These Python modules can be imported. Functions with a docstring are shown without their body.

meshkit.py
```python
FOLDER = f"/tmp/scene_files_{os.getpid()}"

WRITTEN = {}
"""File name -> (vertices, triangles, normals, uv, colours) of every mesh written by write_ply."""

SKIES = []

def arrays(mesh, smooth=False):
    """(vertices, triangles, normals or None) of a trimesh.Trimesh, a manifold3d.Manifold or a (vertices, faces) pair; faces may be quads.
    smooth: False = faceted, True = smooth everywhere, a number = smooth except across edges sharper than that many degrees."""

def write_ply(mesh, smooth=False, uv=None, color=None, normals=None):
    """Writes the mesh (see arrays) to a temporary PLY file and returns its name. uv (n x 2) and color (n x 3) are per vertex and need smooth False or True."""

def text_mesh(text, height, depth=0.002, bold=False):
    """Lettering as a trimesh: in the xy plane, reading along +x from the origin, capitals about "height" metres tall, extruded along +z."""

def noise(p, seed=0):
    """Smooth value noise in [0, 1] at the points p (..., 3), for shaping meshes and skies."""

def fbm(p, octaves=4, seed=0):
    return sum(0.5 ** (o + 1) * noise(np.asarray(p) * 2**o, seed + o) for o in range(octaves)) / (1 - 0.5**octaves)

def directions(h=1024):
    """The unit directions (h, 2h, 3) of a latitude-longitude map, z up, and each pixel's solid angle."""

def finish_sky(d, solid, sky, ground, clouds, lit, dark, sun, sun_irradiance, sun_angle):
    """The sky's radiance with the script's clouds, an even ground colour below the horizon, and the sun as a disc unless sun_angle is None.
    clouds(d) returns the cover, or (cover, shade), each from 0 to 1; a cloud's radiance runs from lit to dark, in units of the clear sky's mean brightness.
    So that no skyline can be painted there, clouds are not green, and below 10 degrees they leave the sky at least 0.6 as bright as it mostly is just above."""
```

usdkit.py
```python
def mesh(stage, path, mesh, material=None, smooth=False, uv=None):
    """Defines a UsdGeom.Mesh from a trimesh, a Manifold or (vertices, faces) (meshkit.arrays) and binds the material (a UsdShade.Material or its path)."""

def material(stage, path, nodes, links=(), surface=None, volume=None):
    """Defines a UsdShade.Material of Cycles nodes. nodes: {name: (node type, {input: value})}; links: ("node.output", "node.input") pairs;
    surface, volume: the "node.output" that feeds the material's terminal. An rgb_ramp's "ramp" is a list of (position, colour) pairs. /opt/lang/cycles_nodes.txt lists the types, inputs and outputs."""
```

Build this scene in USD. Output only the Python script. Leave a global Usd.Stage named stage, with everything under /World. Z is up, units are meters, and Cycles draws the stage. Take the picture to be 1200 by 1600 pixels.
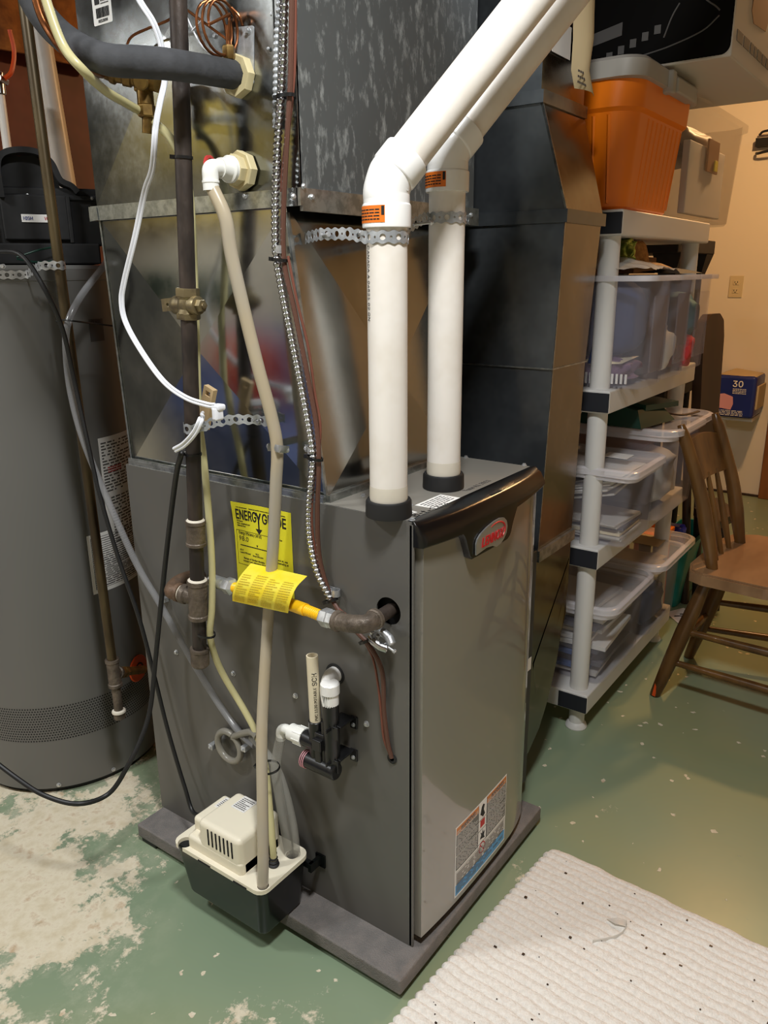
import math, random
import numpy as np, trimesh, usdkit, meshkit
from shapely.geometry import Polygon, Point, box as sbox
from shapely.ops import unary_union
from pxr import Usd, UsdGeom, UsdLux, Sdf, Gf, UsdShade

stage = Usd.Stage.CreateInMemory()
UsdGeom.SetStageUpAxis(stage, 'Z')
UsdGeom.SetStageMetersPerUnit(stage, 1.0)
UsdGeom.Xform.Define(stage, '/World')
rng = random.Random(7)

# ------------------------------------------------------------------ camera
EYE = np.array([-0.98506, -0.65604, 1.25754])
YAW, PITCH, ROLL, FPX = 0.62429, -0.293085, -0.009225, 1231.26
EXPOSURE = 0.85
def cam_axes():
    cy, sy, cp, sp = math.cos(YAW), math.sin(YAW), math.cos(PITCH), math.sin(PITCH)
    f = np.array([cp*cy, cp*sy, sp]); r = np.array([sy, -cy, 0]); u = np.cross(r, f)
    c, s = math.cos(ROLL), math.sin(ROLL)
    return c*r + s*u, -s*r + c*u, f
RIGHT, UP, FWD = cam_axes()
cam = UsdGeom.Camera.Define(stage, '/World/camera')
m = Gf.Matrix4d(1.0)
for i, v in enumerate((RIGHT, UP, -FWD, EYE)):
    m.SetRow3(i, Gf.Vec3d(*map(float, v)))
cam.AddTransformOp().Set(m)
cam.CreateHorizontalApertureAttr(24.0); cam.CreateVerticalApertureAttr(32.0)
cam.CreateFocalLengthAttr(24.0*FPX/1200.0)
cam.CreateClippingRangeAttr(Gf.Vec2f(0.05, 100.0))
cam.CreateExposureAttr(EXPOSURE)
def at(u, v, **k):
    """Where the sight line of a photograph pixel meets the world plane x=, y= or z= (a surface measured in metres)."""
    d = RIGHT*(u-600)/FPX + UP*(800-v)/FPX + FWD
    (a, val), = k.items(); i = 'xyz'.index(a)
    return EYE + d*(val-EYE[i])/d[i]

# ------------------------------------------------------------------ lights: two bare bulbs on the joists and a warm lamp in the far room
def rect_light(name, loc, w, h, col, power, target=None):
    l = UsdLux.RectLight.Define(stage, '/World/'+name)
    l.CreateWidthAttr(w); l.CreateHeightAttr(h); l.CreateColorAttr(Gf.Vec3f(*col)); l.CreateIntensityAttr(power)
    mm = Gf.Matrix4d(1.0)
    if target is not None:
        z = np.array(loc)-np.array(target); z = z/np.linalg.norm(z)
        x = np.cross([0, 1, 0], z); x /= np.linalg.norm(x); y = np.cross(z, x)
        for i, v in enumerate((x, y, z)): mm.SetRow3(i, Gf.Vec3d(*map(float, v)))
    mm.SetRow3(3, Gf.Vec3d(*map(float, loc)))
    l.AddTransformOp().Set(mm)
def bulb(name, loc, r, col, power):
    l = UsdLux.SphereLight.Define(stage, '/World/'+name)
    l.CreateRadiusAttr(r); l.CreateColorAttr(Gf.Vec3f(*col)); l.CreateIntensityAttr(power)
    l.AddTranslateOp().Set(Gf.Vec3d(*loc))
rect_light('ceiling_lamp', (-0.55, -0.42, 2.30), 0.22, 0.22, (0.965, 0.985, 0.99), 118.0)
rect_light('ceiling_lamp_001', (-1.20, 1.15, 2.30), 0.26, 0.26, (0.965, 0.985, 0.99), 62.0)
rect_light('ceiling_lamp_002', (-2.1, 3.0, 2.30), 0.30, 0.30, (0.965, 0.985, 0.99), 40.0)
bulb('warm_bulb', (2.50, -0.15, 2.20), 0.05, (1.0, 0.58, 0.25), 380.0)
dome = UsdLux.DomeLight.Define(stage, '/World/room_air')
dome.CreateColorAttr(Gf.Vec3f(1.0, 0.95, 0.88)); dome.CreateIntensityAttr(0.02)

# ------------------------------------------------------------------ materials
def lin(*c):
    return tuple((x/255/12.92 if x/255 <= .04045 else ((x/255+.055)/1.055)**2.4) for x in c)
LOOKS = '/World/Looks/'
UsdGeom.Scope.Define(stage, '/World/Looks')
MATS = {}
def mat(name, rgb, rough=.5, metal=0.0, rgb2=None, scale=8.0, detail=4, lo=.4, hi=.6, bump=0.0, bscale=80.0, stretch=None, spec=.5, coat=0.0, rough2=None, sss=0.0):
    """Principled; rgb2 = second tone mixed in by noise (wear, grain), bump = fine relief."""
    n = {'p': ('principled_bsdf', {'base_color': lin(*rgb), 'roughness': rough, 'metallic': metal, 'specular_ior_level': spec, 'coat_weight': coat})}
    L = []
    need = rgb2 is not None or bump or rough2 is not None
    if need:
        n['tc'] = ('texture_coordinate', {})
        n['mp'] = ('mapping', {'scale': stretch or (1, 1, 1)})
        L.append(('tc.object', 'mp.vector'))
    if rgb2 is not None or rough2 is not None:
        n['nz'] = ('noise_texture', {'scale': scale, 'detail': float(detail), 'roughness': .6})
        L.append(('mp.vector', 'nz.vector'))
        n['rp'] = ('rgb_ramp', {'ramp': [(lo, lin(*rgb)), (hi, lin(*(rgb2 or rgb)))]})
        L += [('nz.fac', 'rp.fac'), ('rp.color', 'p.base_color')]
        if rough2 is not None:
            n['mr'] = ('map_range', {'from_min': lo, 'from_max': hi, 'to_min': rough, 'to_max': rough2, 'clamp': True})
            L += [('nz.fac', 'mr.value'), ('mr.result', 'p.roughness')]
    if bump:
        n['bn'] = ('noise_texture', {'scale': bscale, 'detail': 3.0})
        n['bp'] = ('bump', {'strength': bump, 'distance': .01})
        L += [('mp.vector', 'bn.vector'), ('bn.fac', 'bp.height'), ('bp.normal', 'p.normal')]
    MATS[name] = usdkit.material(stage, LOOKS+name, n, L, surface='p.BSDF')
    return name
def clear_mat(name, rgb, fac=.3, rough=.2, tint=(1, 1, 1)):
    """Thin see-through plastic: plain transparency mixed with a glossy tinted coat."""
    n = {'t': ('transparent_bsdf', {'color': tint}), 'p': ('principled_bsdf', {'base_color': lin(*rgb), 'roughness': rough, 'specular_ior_level': .5}), 'm': ('mix_closure', {'fac': fac})}
    MATS[name] = usdkit.material(stage, LOOKS+name, n, [('t.BSDF', 'm.closure1'), ('p.BSDF', 'm.closure2')], surface='m.closure')
    return name
def galvanized(name, a, b, r0, r1, scale=40., stretch=(1, 1, 1), lo=.35, hi=.65, metal=1.0, kind='voronoi', bump=.0):
    n = {'tc': ('texture_coordinate', {}), 'mp': ('mapping', {'scale': stretch}),
         'nz': ('noise_texture', {'scale': scale*.5, 'detail': 5.0, 'roughness': .65}),
         'vo': ('voronoi_texture', {'scale': scale}), 'bw': ('rgb_to_bw', {}), 'mx': ('mix_float', {'fac': .35 if kind == 'voronoi' else 0.0}),
         'rp': ('rgb_ramp', {'ramp': [(lo, lin(*a)), (hi, lin(*b))]}),
         'mr': ('map_range', {'from_min': lo, 'from_max': hi, 'to_min': r0, 'to_max': r1, 'clamp': True}),
         'bn': ('noise_texture', {'scale': 4.0, 'detail': 1.0}), 'bp': ('bump', {'strength': bump, 'distance': .02}),
         'p': ('principled_bsdf', {'metallic': metal})}
    L = [('tc.object', 'mp.vector'), ('mp.vector', 'nz.vector'), ('mp.vector', 'vo.vector'), ('vo.color', 'bw.color'), ('nz.fac', 'mx.a'), ('bw.val', 'mx.b'),
         ('mx.result', 'rp.fac'), ('rp.color', 'p.base_color'), ('mx.result', 'mr.value'), ('mr.result', 'p.roughness'),
         ('tc.object', 'bn.vector'), ('bn.fac', 'bp.height'), ('bp.normal', 'p.normal')]
    MATS[name] = usdkit.material(stage, LOOKS+name, n, L, surface='p.BSDF')
    return name

mat('cabinet_paint', (94, 92, 88), .36, bump=.02, bscale=500)
mat('door_paint', (130, 126, 117), .25, bump=.01, bscale=500, coat=1.0)
mat('top_paint', (128, 124, 116), .45)
mat('inside_dark', (14, 14, 14), .8)
mat('black_plastic', (22, 22, 23), .32)
mat('black_gloss', (14, 13, 13), .24)
mat('black_rubber', (26, 26, 27), .6)
mat('black_matte', (19, 19, 20), .75, rgb2=(27, 27, 28), scale=40)
mat('badge_silver', (190, 190, 190), .3, .8)
mat('badge_red', (190, 30, 36), .35)
mat('zinc', (206, 208, 210), .34, .7, rgb2=(176, 178, 180), scale=60)
mat('zinc_dull', (196, 200, 204), .45, .55, rgb2=(164, 168, 172), scale=40)
mat('bright_steel', (186, 186, 187), .24, 1.0)
galvanized('galv_case', (166, 168, 166), (188, 189, 187), .10, .19, 12, kind='noise', bump=.03)
galvanized('galv_duct_side', (116, 119, 119), (160, 162, 160), .13, .28, 12, kind='noise', lo=.3, hi=.7, bump=.05)
galvanized('galv_spangle', (88, 91, 91), (158, 162, 160), .5, .45, 130, stretch=(1, 1, .42), lo=.52, hi=.72, metal=.3, kind='noise')
galvanized('galv_return', (104, 109, 114), (140, 146, 150), .16, .30, 6, lo=.4, hi=.75, kind='noise', bump=.02, metal=.82)
galvanized('galv_return_front', (122, 118, 114), (150, 146, 141), .10, .22, 8, kind='noise', bump=.05)
mat('galv_seam', (188, 192, 190), .28, .9, rgb2=(150, 154, 152), scale=50)
mat('pvc_white', (238, 232, 224), .35, rgb2=(228, 220, 208), scale=9, lo=.45, hi=.7)
mat('pvc_fitting', (244, 243, 240), .22)
mat('pvc_cream', (226, 214, 186), .4)
mat('nylon_white', (238, 238, 232), .4)
mat('orange_sticker', (232, 118, 22), .55)
mat('ink', (24, 22, 22), .7)
mat('ink_grey', (96, 94, 92), .7)
mat('ink_red', (185, 50, 45), .7)
mat('ink_blue', (60, 70, 130), .6)
mat('paper_white', (232, 230, 226), .7)
mat('label_yellow', (228, 220, 44), .55)
mat('tag_yellow', (244, 214, 30), .5, rgb2=(236, 220, 70), scale=18)
mat('gas_yellow', (250, 196, 28), .35)
mat('black_iron', (46, 40, 37), .5, .35, rgb2=(84, 72, 64), scale=14, lo=.42, hi=.72, stretch=(1, 1, .5), bump=.1, bscale=120)
mat('iron_fitting', (86, 76, 66), .5, .35, rgb2=(112, 100, 88), scale=30, bump=.25, bscale=120)
mat('iron_rust', (80, 64, 52), .55, .2, rgb2=(108, 84, 64), scale=25, bump=.2, bscale=120)
mat('brass_dull', (142, 128, 96), .42, .75, rgb2=(112, 100, 78), scale=30)
mat('brass', (142, 114, 62), .36, .8, rgb2=(104, 80, 44), scale=30)
mat('copper', (176, 112, 70), .3, .9, rgb2=(132, 84, 54), scale=20)
mat('pipe_dope', (214, 206, 190), .7)
mat('old_pipe', (62, 50, 34), .4, .45, rgb2=(96, 82, 54), scale=12, stretch=(1, 1, .25))
mat('hose_milky', (172, 165, 152), .3, rgb2=(182, 168, 142), scale=5, stretch=(1, 1, .6))
mat('hose_grey', (132, 128, 118), .25)
mat('hose_yellow', (196, 188, 140), .34)
clear_mat('hose_clear', (168, 166, 158), .42, .12)
clear_mat('hose_smoke', (146, 146, 148), .5, .12)
mat('cord_white', (236, 238, 244), .35)
mat('cord_black', (24, 24, 25), .45)
mat('wire_brown', (92, 60, 48), .45)
mat('wire_red', (116, 68, 54), .45)
mat('plug_tan', (200, 172, 130), .5)
mat('insulation_black', (50, 51, 53), .85, rgb2=(66, 67, 70), scale=9, bump=.15, bscale=60)
mat('grommet_tan', (206, 192, 148), .6)
mat('pump_cream', (236, 228, 206), .42)
mat('pump_tank', (9, 12, 12), .22, rgb2=(21, 24, 23), scale=14, lo=.5, hi=.75)
mat('pad_plastic', (112, 108, 105), .85, rgb2=(124, 118, 114), scale=30, bump=.35, bscale=350)
mat('heater_grey', (104, 103, 100), .38)
mat('heater_dark', (60, 60, 60), .5)
mat('shelf_grey', (214, 212, 208), .45)
mat('shelf_black', (36, 38, 44), .5)
clear_mat('bin_plastic', (196, 190, 200), .12, .2)
clear_mat('bin_rim', (240, 236, 240), .5, .2)
clear_mat('tote_plastic', (150, 144, 134), .20, .25)
clear_mat('bin_lid', (238, 234, 236), .17, .2)
clear_mat('film_plastic', (230, 228, 222), .6, .15)
mat('orange_tub', (246, 126, 10), .36)
mat('grey_lid', (170, 166, 158), .5)
mat('wood_dark', (74, 48, 24), .28, rgb2=(128, 90, 44), scale=9, stretch=(1, 1, .25), lo=.38, hi=.72)
mat('wood_seat', (122, 88, 58), .34, rgb2=(166, 130, 94), scale=6, stretch=(.35, 1, 1), lo=.35, hi=.7)
mat('wood_deep', (44, 30, 21), .4, rgb2=(58, 40, 28), scale=8, stretch=(1, 1, .2))
mat('wood_trim', (158, 104, 48), .4, rgb2=(126, 78, 34), scale=8, stretch=(1, 1, .15))
mat('card_brown', (150, 106, 68), .75)
mat('card_tan', (190, 170, 132), .75)
mat('straw', (190, 140, 76), .75, rgb2=(160, 112, 56), scale=60, bump=.4, bscale=160)
mat('teal_plastic', (20, 128, 122), .4)
mat('blue_plastic', (28, 44, 170), .35)
mat('blue_pack', (34, 48, 120), .3)
mat('navy', (44, 56, 92), .7)
mat('denim', (58, 72, 104), .8)
mat('green_dark', (22, 58, 46), .25)
mat('box_black', (9, 8, 7), .85, spec=.2)
mat('grey_wall', (92, 92, 88), .9)
mat('orange_red', (214, 76, 22), .4)
mat('pink', (222, 160, 168), .6)
mat('red_cloth', (196, 58, 60), .8)
mat('teal_cloth', (70, 128, 146), .8)
mat('purple_cloth', (120, 92, 120), .8)
mat('white_wall', (226, 216, 196), .85, bump=.05, bscale=120)
mat('tan_wall', (208, 202, 190), .9)
mat('red_brick', (112, 48, 38), .55, rgb2=(84, 36, 29), scale=3, bump=.35, bscale=7)
mat('ceiling_wood', (150, 116, 78), .8, rgb2=(126, 94, 60), scale=5)
mat('insulation_gold', (176, 112, 52), .8, rgb2=(120, 70, 30), scale=9, bump=.5, bscale=22)
mat('glass_fibre', (206, 182, 84), .9, rgb2=(188, 156, 62), scale=6, bump=.5, bscale=20)
mat('blue_tarp', (84, 98, 142), .7)
mat('outlet_ivory', (206, 190, 150), .45)
mat('rug_white', (242, 238, 231), .95, rgb2=(232, 227, 219), scale=120, detail=3, bump=.4, bscale=260)

# ------------------------------------------------------------------ scene graph helpers
def numbered(path):
    if not stage.GetPrimAtPath(path): return path
    k = 1
    while stage.GetPrimAtPath(f'{path}_{k:03d}'): k += 1
    return f'{path}_{k:03d}'
ORIGIN = {}
def tag(pr, label=None, cat=None, group=None, kind=None):
    pr = pr.GetPrim() if hasattr(pr, 'GetPrim') else pr
    for k, v in (('label', label), ('category', cat), ('group', group), ('kind', kind)):
        if v: pr.SetCustomDataByKey(k, v)
    return pr
def thing(name, label, cat, loc=(0, 0, 0), group=None, rotz=0.0):
    """An Xform at the thing's base; its parts are given in world metres (rotz = 0) and stored relative to it."""
    path = numbered('/World/'+name)
    x = UsdGeom.Xform.Define(stage, path)
    x.AddTranslateOp().Set(Gf.Vec3d(*map(float, loc)))
    if rotz: x.AddRotateZOp().Set(rotz)
    ORIGIN[path] = np.array(loc, float)
    return tag(x, label, cat, group)
def put(name, mesh, material, parent=None, smooth=32, label=None, kind=None):
    """ONE Mesh prim under parent (or /World)."""
    v, f, _ = meshkit.arrays(mesh)
    base = str(parent.GetPath()) if parent is not None else '/World'
    top = '/'.join(base.split('/')[:3])
    v = v - ORIGIN.get(top, np.zeros(3))
    path = numbered(base+'/'+name)
    q = usdkit.mesh(stage, path, trimesh.Trimesh(v, f, process=False), MATS[material], smooth=smooth)
    return tag(q, label, kind=kind)
def single(name, mesh, material, label, cat, group=None, smooth=32, kind=None):
    return tag(put(name, mesh, material, None, smooth), label, cat, group, kind)
def struct(name, mesh, material, label=None, smooth=False):
    return tag(put(name, mesh, material, None, smooth), label, kind='structure')
def copy(root, dx, label, group=None, rotz=None):
    """A further instance of a thing with all its parts."""
    was = root.GetCustomData()
    src = ORIGIN[str(root.GetPath())]
    path = numbered('/World/'+root.GetName().rstrip('0123456789').rstrip('_') if root.GetName()[-3:].isdigit() else '/World/'+root.GetName())
    x = UsdGeom.Xform.Define(stage, path); pr = x.GetPrim()
    pr.GetReferences().AddInternalReference(root.GetPath())
    ops = {o.GetOpName(): o for o in x.GetOrderedXformOps()}
    ops['xformOp:translate'].Set(Gf.Vec3d(*map(float, src+np.array(dx))))
    if rotz is not None: ops['xformOp:rotateZ'].Set(rotz)
    pr.SetInstanceable(True)
    return tag(pr, label, was['category'], group or was.get('group'))

# ------------------------------------------------------------------ mesh helpers
cat_ = lambda *ms: trimesh.util.concatenate([x for m_ in ms for x in (m_ if isinstance(m_, (list, tuple)) else [m_])])
def bx(x0, x1, y0, y1, z0, z1):
    b = trimesh.creation.box([x1-x0, y1-y0, z1-z0]); b.apply_translation([(x0+x1)/2, (y0+y1)/2, (z0+z1)/2]); return b
def rbx(x0, x1, y0, y1, z0, z1, r=.003, n=1):
    """Rounded box: the hull of eight small spheres."""
    s = trimesh.creation.icosphere(n, r).vertices
    return trimesh.convex.convex_hull(np.vstack([s+[x, y, z] for x in (x0+r, x1-r) for y in (y0+r, y1-r) for z in (z0+r, z1-r)]))
def hull(pts): return trimesh.convex.convex_hull(np.asarray(pts, float))
def frame_of(d):
    d = np.asarray(d, float)/np.linalg.norm(d)
    a = np.array([0, 0, 1.]) if abs(d[2]) < .9 else np.array([1., 0, 0])
    u = np.cross(a, d); u /= np.linalg.norm(u)
    return u, np.cross(d, u), d
def lathe(profile, p0, axis, seg=24, close=True):
    """profile: (radius, distance along axis) pairs, swept round the axis from p0."""
    u, w, d = frame_of(axis); p0 = np.asarray(p0, float)
    an = np.arange(seg)*2*np.pi/seg
    ring = np.cos(an)[:, None]*u+np.sin(an)[:, None]*w
    V = [p0+d*t+ring*max(r, 1e-5) for r, t in profile]
    return grid_tube(V, close)
def grid_tube(rings, caps=True):
    n = len(rings[0]); V = np.vstack(rings); F = []
    a = np.arange(n); b = (a+1) % n
    for i in range(len(rings)-1):
        o, q = i*n, (i+1)*n
        F.append(np.stack([o+a, o+b, q+b], 1)); F.append(np.stack([o+a, q+b, q+a], 1))
    if caps:
        c0, c1 = len(V), len(V)+1
        V = np.vstack([V, rings[0].mean(0), rings[-1].mean(0)])
        o = (len(rings)-1)*n
        F.append(np.stack([np.full(n, c0), b, a], 1)); F.append(np.stack([np.full(n, c1), o+a, o+b], 1))
    return trimesh.Trimesh(V, np.vstack(F), process=False)
def cyl(p0, p1, r, seg=24, r1=None, bevel=0.0):
    p0, p1 = np.asarray(p0, float), np.asarray(p1, float); L = np.linalg.norm(p1-p0); r1 = r if r1 is None else r1
    pr_ = [(r-bevel, 0), (r, bevel), (r1, L-bevel), (r1-bevel, L)] if bevel else [(r, 0), (r1, L)]
    return lathe(pr_, p0, p1-p0, seg)
def pipe(p0, p1, r, wall=.002, seg=24):
    """Open-ended pipe with a visible bore."""
    p0, p1 = np.asarray(p0, float), np.asarray(p1, float); L = np.linalg.norm(p1-p0)
    return lathe([(r-wall, 0), (r, 0), (r, L), (r-wall, L), (r-wall, 0)], p0, p1-p0, seg, close=False)
def spline(pts, n=8):
    P = np.asarray(pts, float); P = np.vstack([2*P[0]-P[1], P, 2*P[-1]-P[-2]]); out = []
    t = np.linspace(0, 1, n, endpoint=False)[:, None]
    for i in range(1, len(P)-2):
        a, b, c, d = P[i-1:i+3]
        out.append(.5*((2*b)+(c-a)*t+(2*a-5*b+4*c-d)*t**2+(3*b-a-3*c+d)*t**3))
    return np.vstack(out+[P[-2:-1]])
def upto(p, dx=0.0, dy=0.0):
    """The point where a run of pipe or cable that leaves p meets the joists."""
    return np.array([p[0]+dx, p[1]+dy, 2.36])
def rise(p, dx=0.0, dy=0.0, step=.06):
    """Points of a smooth run from the joists down to p (p itself left out)."""
    q = upto(p, dx, dy); n = max(2, int((q[2]-p[2])/step)); t = np.linspace(0, 1, n+1)[:-1, None]
    return list(q*(1-t)+np.asarray(p)*t)
def resample(P, step):
    s = np.r_[0, np.cumsum(np.linalg.norm(np.diff(P, axis=0), axis=1))]
    t = np.linspace(0, s[-1], max(2, int(s[-1]/step)+1))
    return np.stack([np.interp(t, s, P[:, k]) for k in range(3)], 1)
def frames(P):
    T = np.gradient(P, axis=0); T /= np.linalg.norm(T, axis=1, keepdims=True)
    u = frame_of(T[0])[0]; U = []
    for t in T:
        u = u-t*np.dot(u, t); u /= np.linalg.norm(u); U.append(u)
    U = np.array(U); return T, U, np.cross(T, U)
def tube(pts, r, seg=14, n=8, caps=True, smooth=True, oval=(1, 1)):
    P = spline(pts, n) if smooth else np.asarray(pts, float)
    T, U, W = frames(P); an = np.arange(seg)*2*np.pi/seg
    r = np.broadcast_to(r, len(P))
    return grid_tube([P[i]+r[i]*(oval[0]*np.cos(an)[:, None]*U[i]+oval[1]*np.sin(an)[:, None]*W[i]) for i in range(len(P))], caps)
def corrugated(pts, r, pitch, depth, seg=14, n=12):
    P = resample(spline(pts, n), pitch/6); s = np.r_[0, np.cumsum(np.linalg.norm(np.diff(P, axis=0), axis=1))]
    rr = r-depth*(1-np.abs(np.sin(np.pi*s/pitch)))
    return tube(P, rr, seg, smooth=False)
def arc(c, a, b, r, t0, t1, n=16):
    t = np.linspace(t0, t1, n)[:, None]
    return np.asarray(c, float)+r*(np.cos(t)*np.asarray(a, float)+np.sin(t)*np.asarray(b, float))
def rrect(x0, x1, y0, y1, z, r, n=4):
    P = []
    for cx, cy, a0 in ((x1-r, y1-r, 0), (x0+r, y1-r, 90), (x0+r, y0+r, 180), (x1-r, y0+r, 270)):
        for k in range(n+1):
            a = math.radians(a0+90*k/n); P.append((cx+r*math.cos(a), cy+r*math.sin(a), z))
    return np.array(P)
def plate(poly, o, xd, yd, th):
    """A flat sheet with the outline (and holes) of a shapely polygon, in the plane o + x*xd + y*yd, th thick along the normal."""
    parts = [trimesh.creation.extrude_polygon(g, th, engine='earcut') for g in getattr(poly, 'geoms', [poly])]
    return on_plane(cat_(parts), o, xd, yd)
def on_plane(mesh, o, xd, yd):
    xd, yd = np.asarray(xd, float), np.asarray(yd, float); n = np.cross(xd, yd)
    v = mesh.vertices
    return trimesh.Trimesh(np.asarray(o, float)+v[:, :1]*xd+v[:, 1:2]*yd+v[:, 2:]*n, mesh.faces, process=False)
def text(s, h, o, xd, yd, depth=.0006, bold=False, width=None):
    t = meshkit.text_mesh(s, h, depth, bold)
    if width: t.vertices[:, 0] *= width/t.bounds[1, 0]
    return on_plane(t, o, xd, yd)
def print_lines(o, xd, yd, w, h, n, seed=1, th=.0003, fill=.55, words=True):
    """Small print too fine to read: rows of dark word-long dashes."""
    r = random.Random(seed); P = []; p = h/n
    for i in range(n):
        x = 0.0; end = w*(1 if r.random() < .75 else r.uniform(.4, .9))
        while x < end:
            l = min(r.uniform(.08, .22)*w if words else w, end-x)
            P.append(sbox(x, h-(i+1)*p+p*(1-fill)*.5, x+l*.92, h-(i+1)*p+p*(1+fill)*.5)); x += l+.02*w
    ms = []
    for q in P:
        a, b, c, d = q.bounds; k = trimesh.creation.box([c-a, d-b, th]); k.apply_translation([(a+c)/2, (b+d)/2, th/2]); ms.append(k)
    return on_plane(cat_(ms), o, xd, yd)
SX, SZ = (0, -1, 0), (0, 0, 1)          # right and up on a face that looks towards -x
FX, FZ = (1, 0, 0), (0, 0, 1)           # right and up on a face that looks towards -y
def screw(p, nrm, r=.0042):
    """Hex-washer sheet-metal screw head."""
    p, nrm = np.asarray(p, float), np.asarray(nrm, float)
    return cat_(lathe([(r*1.45, 0), (r*1.4, r*.25), (r, r*.3)], p, nrm, 14), lathe([(r, r*.3), (r, r*.95), (r*.8, r*1.1)], p, nrm, 6))
def zip_tie(c, nrm, ra, rb, u=None, w=.0042, head=True):
    """A cable tie round a bundle: flat band ring and its square head."""
    uu, vv, d = frame_of(nrm)
    if u is not None:
        uu = np.asarray(u, float); uu = uu-d*np.dot(uu, d); uu /= np.linalg.norm(uu); vv = np.cross(d, uu)
    an = np.linspace(0, 2*np.pi, 25)[:-1]; c = np.asarray(c, float)
    R_ = lambda k, t: c+d*t+(ra+k)*np.cos(an)[:, None]*uu+(rb+k)*np.sin(an)[:, None]*vv
    m_ = grid_tube([R_(0, -w/2), R_(.0014, -w/2), R_(.0014, w/2), R_(0, w/2), R_(0, -w/2)], False)
    if head:
        h = trimesh.creation.box([.008, .007, .006]); p = c+(ra+.003)*uu
        m_ = cat_(m_, on_plane(h, p, uu, vv))
    return m_
def strap(path, w=.019, seg_hole=.0165, th=.0008, up=(0, 0, 1)):
    """Perforated hanger strap: scalloped edges, a large and a small hole by turns, bent along the path."""
    P = resample(np.asarray(path, float), .004); s = np.r_[0, np.cumsum(np.linalg.norm(np.diff(P, axis=0), axis=1))]; L = s[-1]
    xs = np.linspace(0, L, max(8, int(L/.002))); ed = w/2*(.86+.14*np.cos(2*np.pi*xs/seg_hole))
    poly = Polygon(np.vstack([np.c_[xs, ed], np.c_[xs[::-1], -ed[::-1]]]))
    k = 0; x = seg_hole*.5
    while x < L-.004:
        poly = poly.difference(Point(x, 0).buffer(.0044 if k % 2 == 0 else .0018, 5)); x += seg_hole*.72; k += 1
    if poly.geom_type != 'Polygon': poly = max(poly.geoms, key=lambda g: g.area)
    cuts = [sbox(a, -w, a+.004, w) for a in np.arange(0, L, .004)]
    ms = []
    for c in cuts:
        g = poly.intersection(c)
        for q in getattr(g, 'geoms', [g]):
            if q.geom_type == 'Polygon' and q.area > 1e-9: ms.append(trimesh.creation.extrude_polygon(q, th, engine='earcut'))
    m_ = cat_(ms)
    T = np.gradient(P, axis=0); T /= np.linalg.norm(T, axis=1, keepdims=True)
    upv = np.asarray(up, float)
    v = m_.vertices; out = np.empty_like(v)
    q = np.stack([np.interp(v[:, 0], s, P[:, i]) for i in range(3)], 1); t = np.stack([np.interp(v[:, 0], s, T[:, i]) for i in range(3)], 1)
    y = upv-t*(t@upv)[:, None]; y /= np.linalg.norm(y, axis=1, keepdims=True); nn = np.cross(t, y)
    out = q+y*v[:, 1:2]+nn*v[:, 2:]
    return trimesh.Trimesh(out, m_.faces, process=False)

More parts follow.
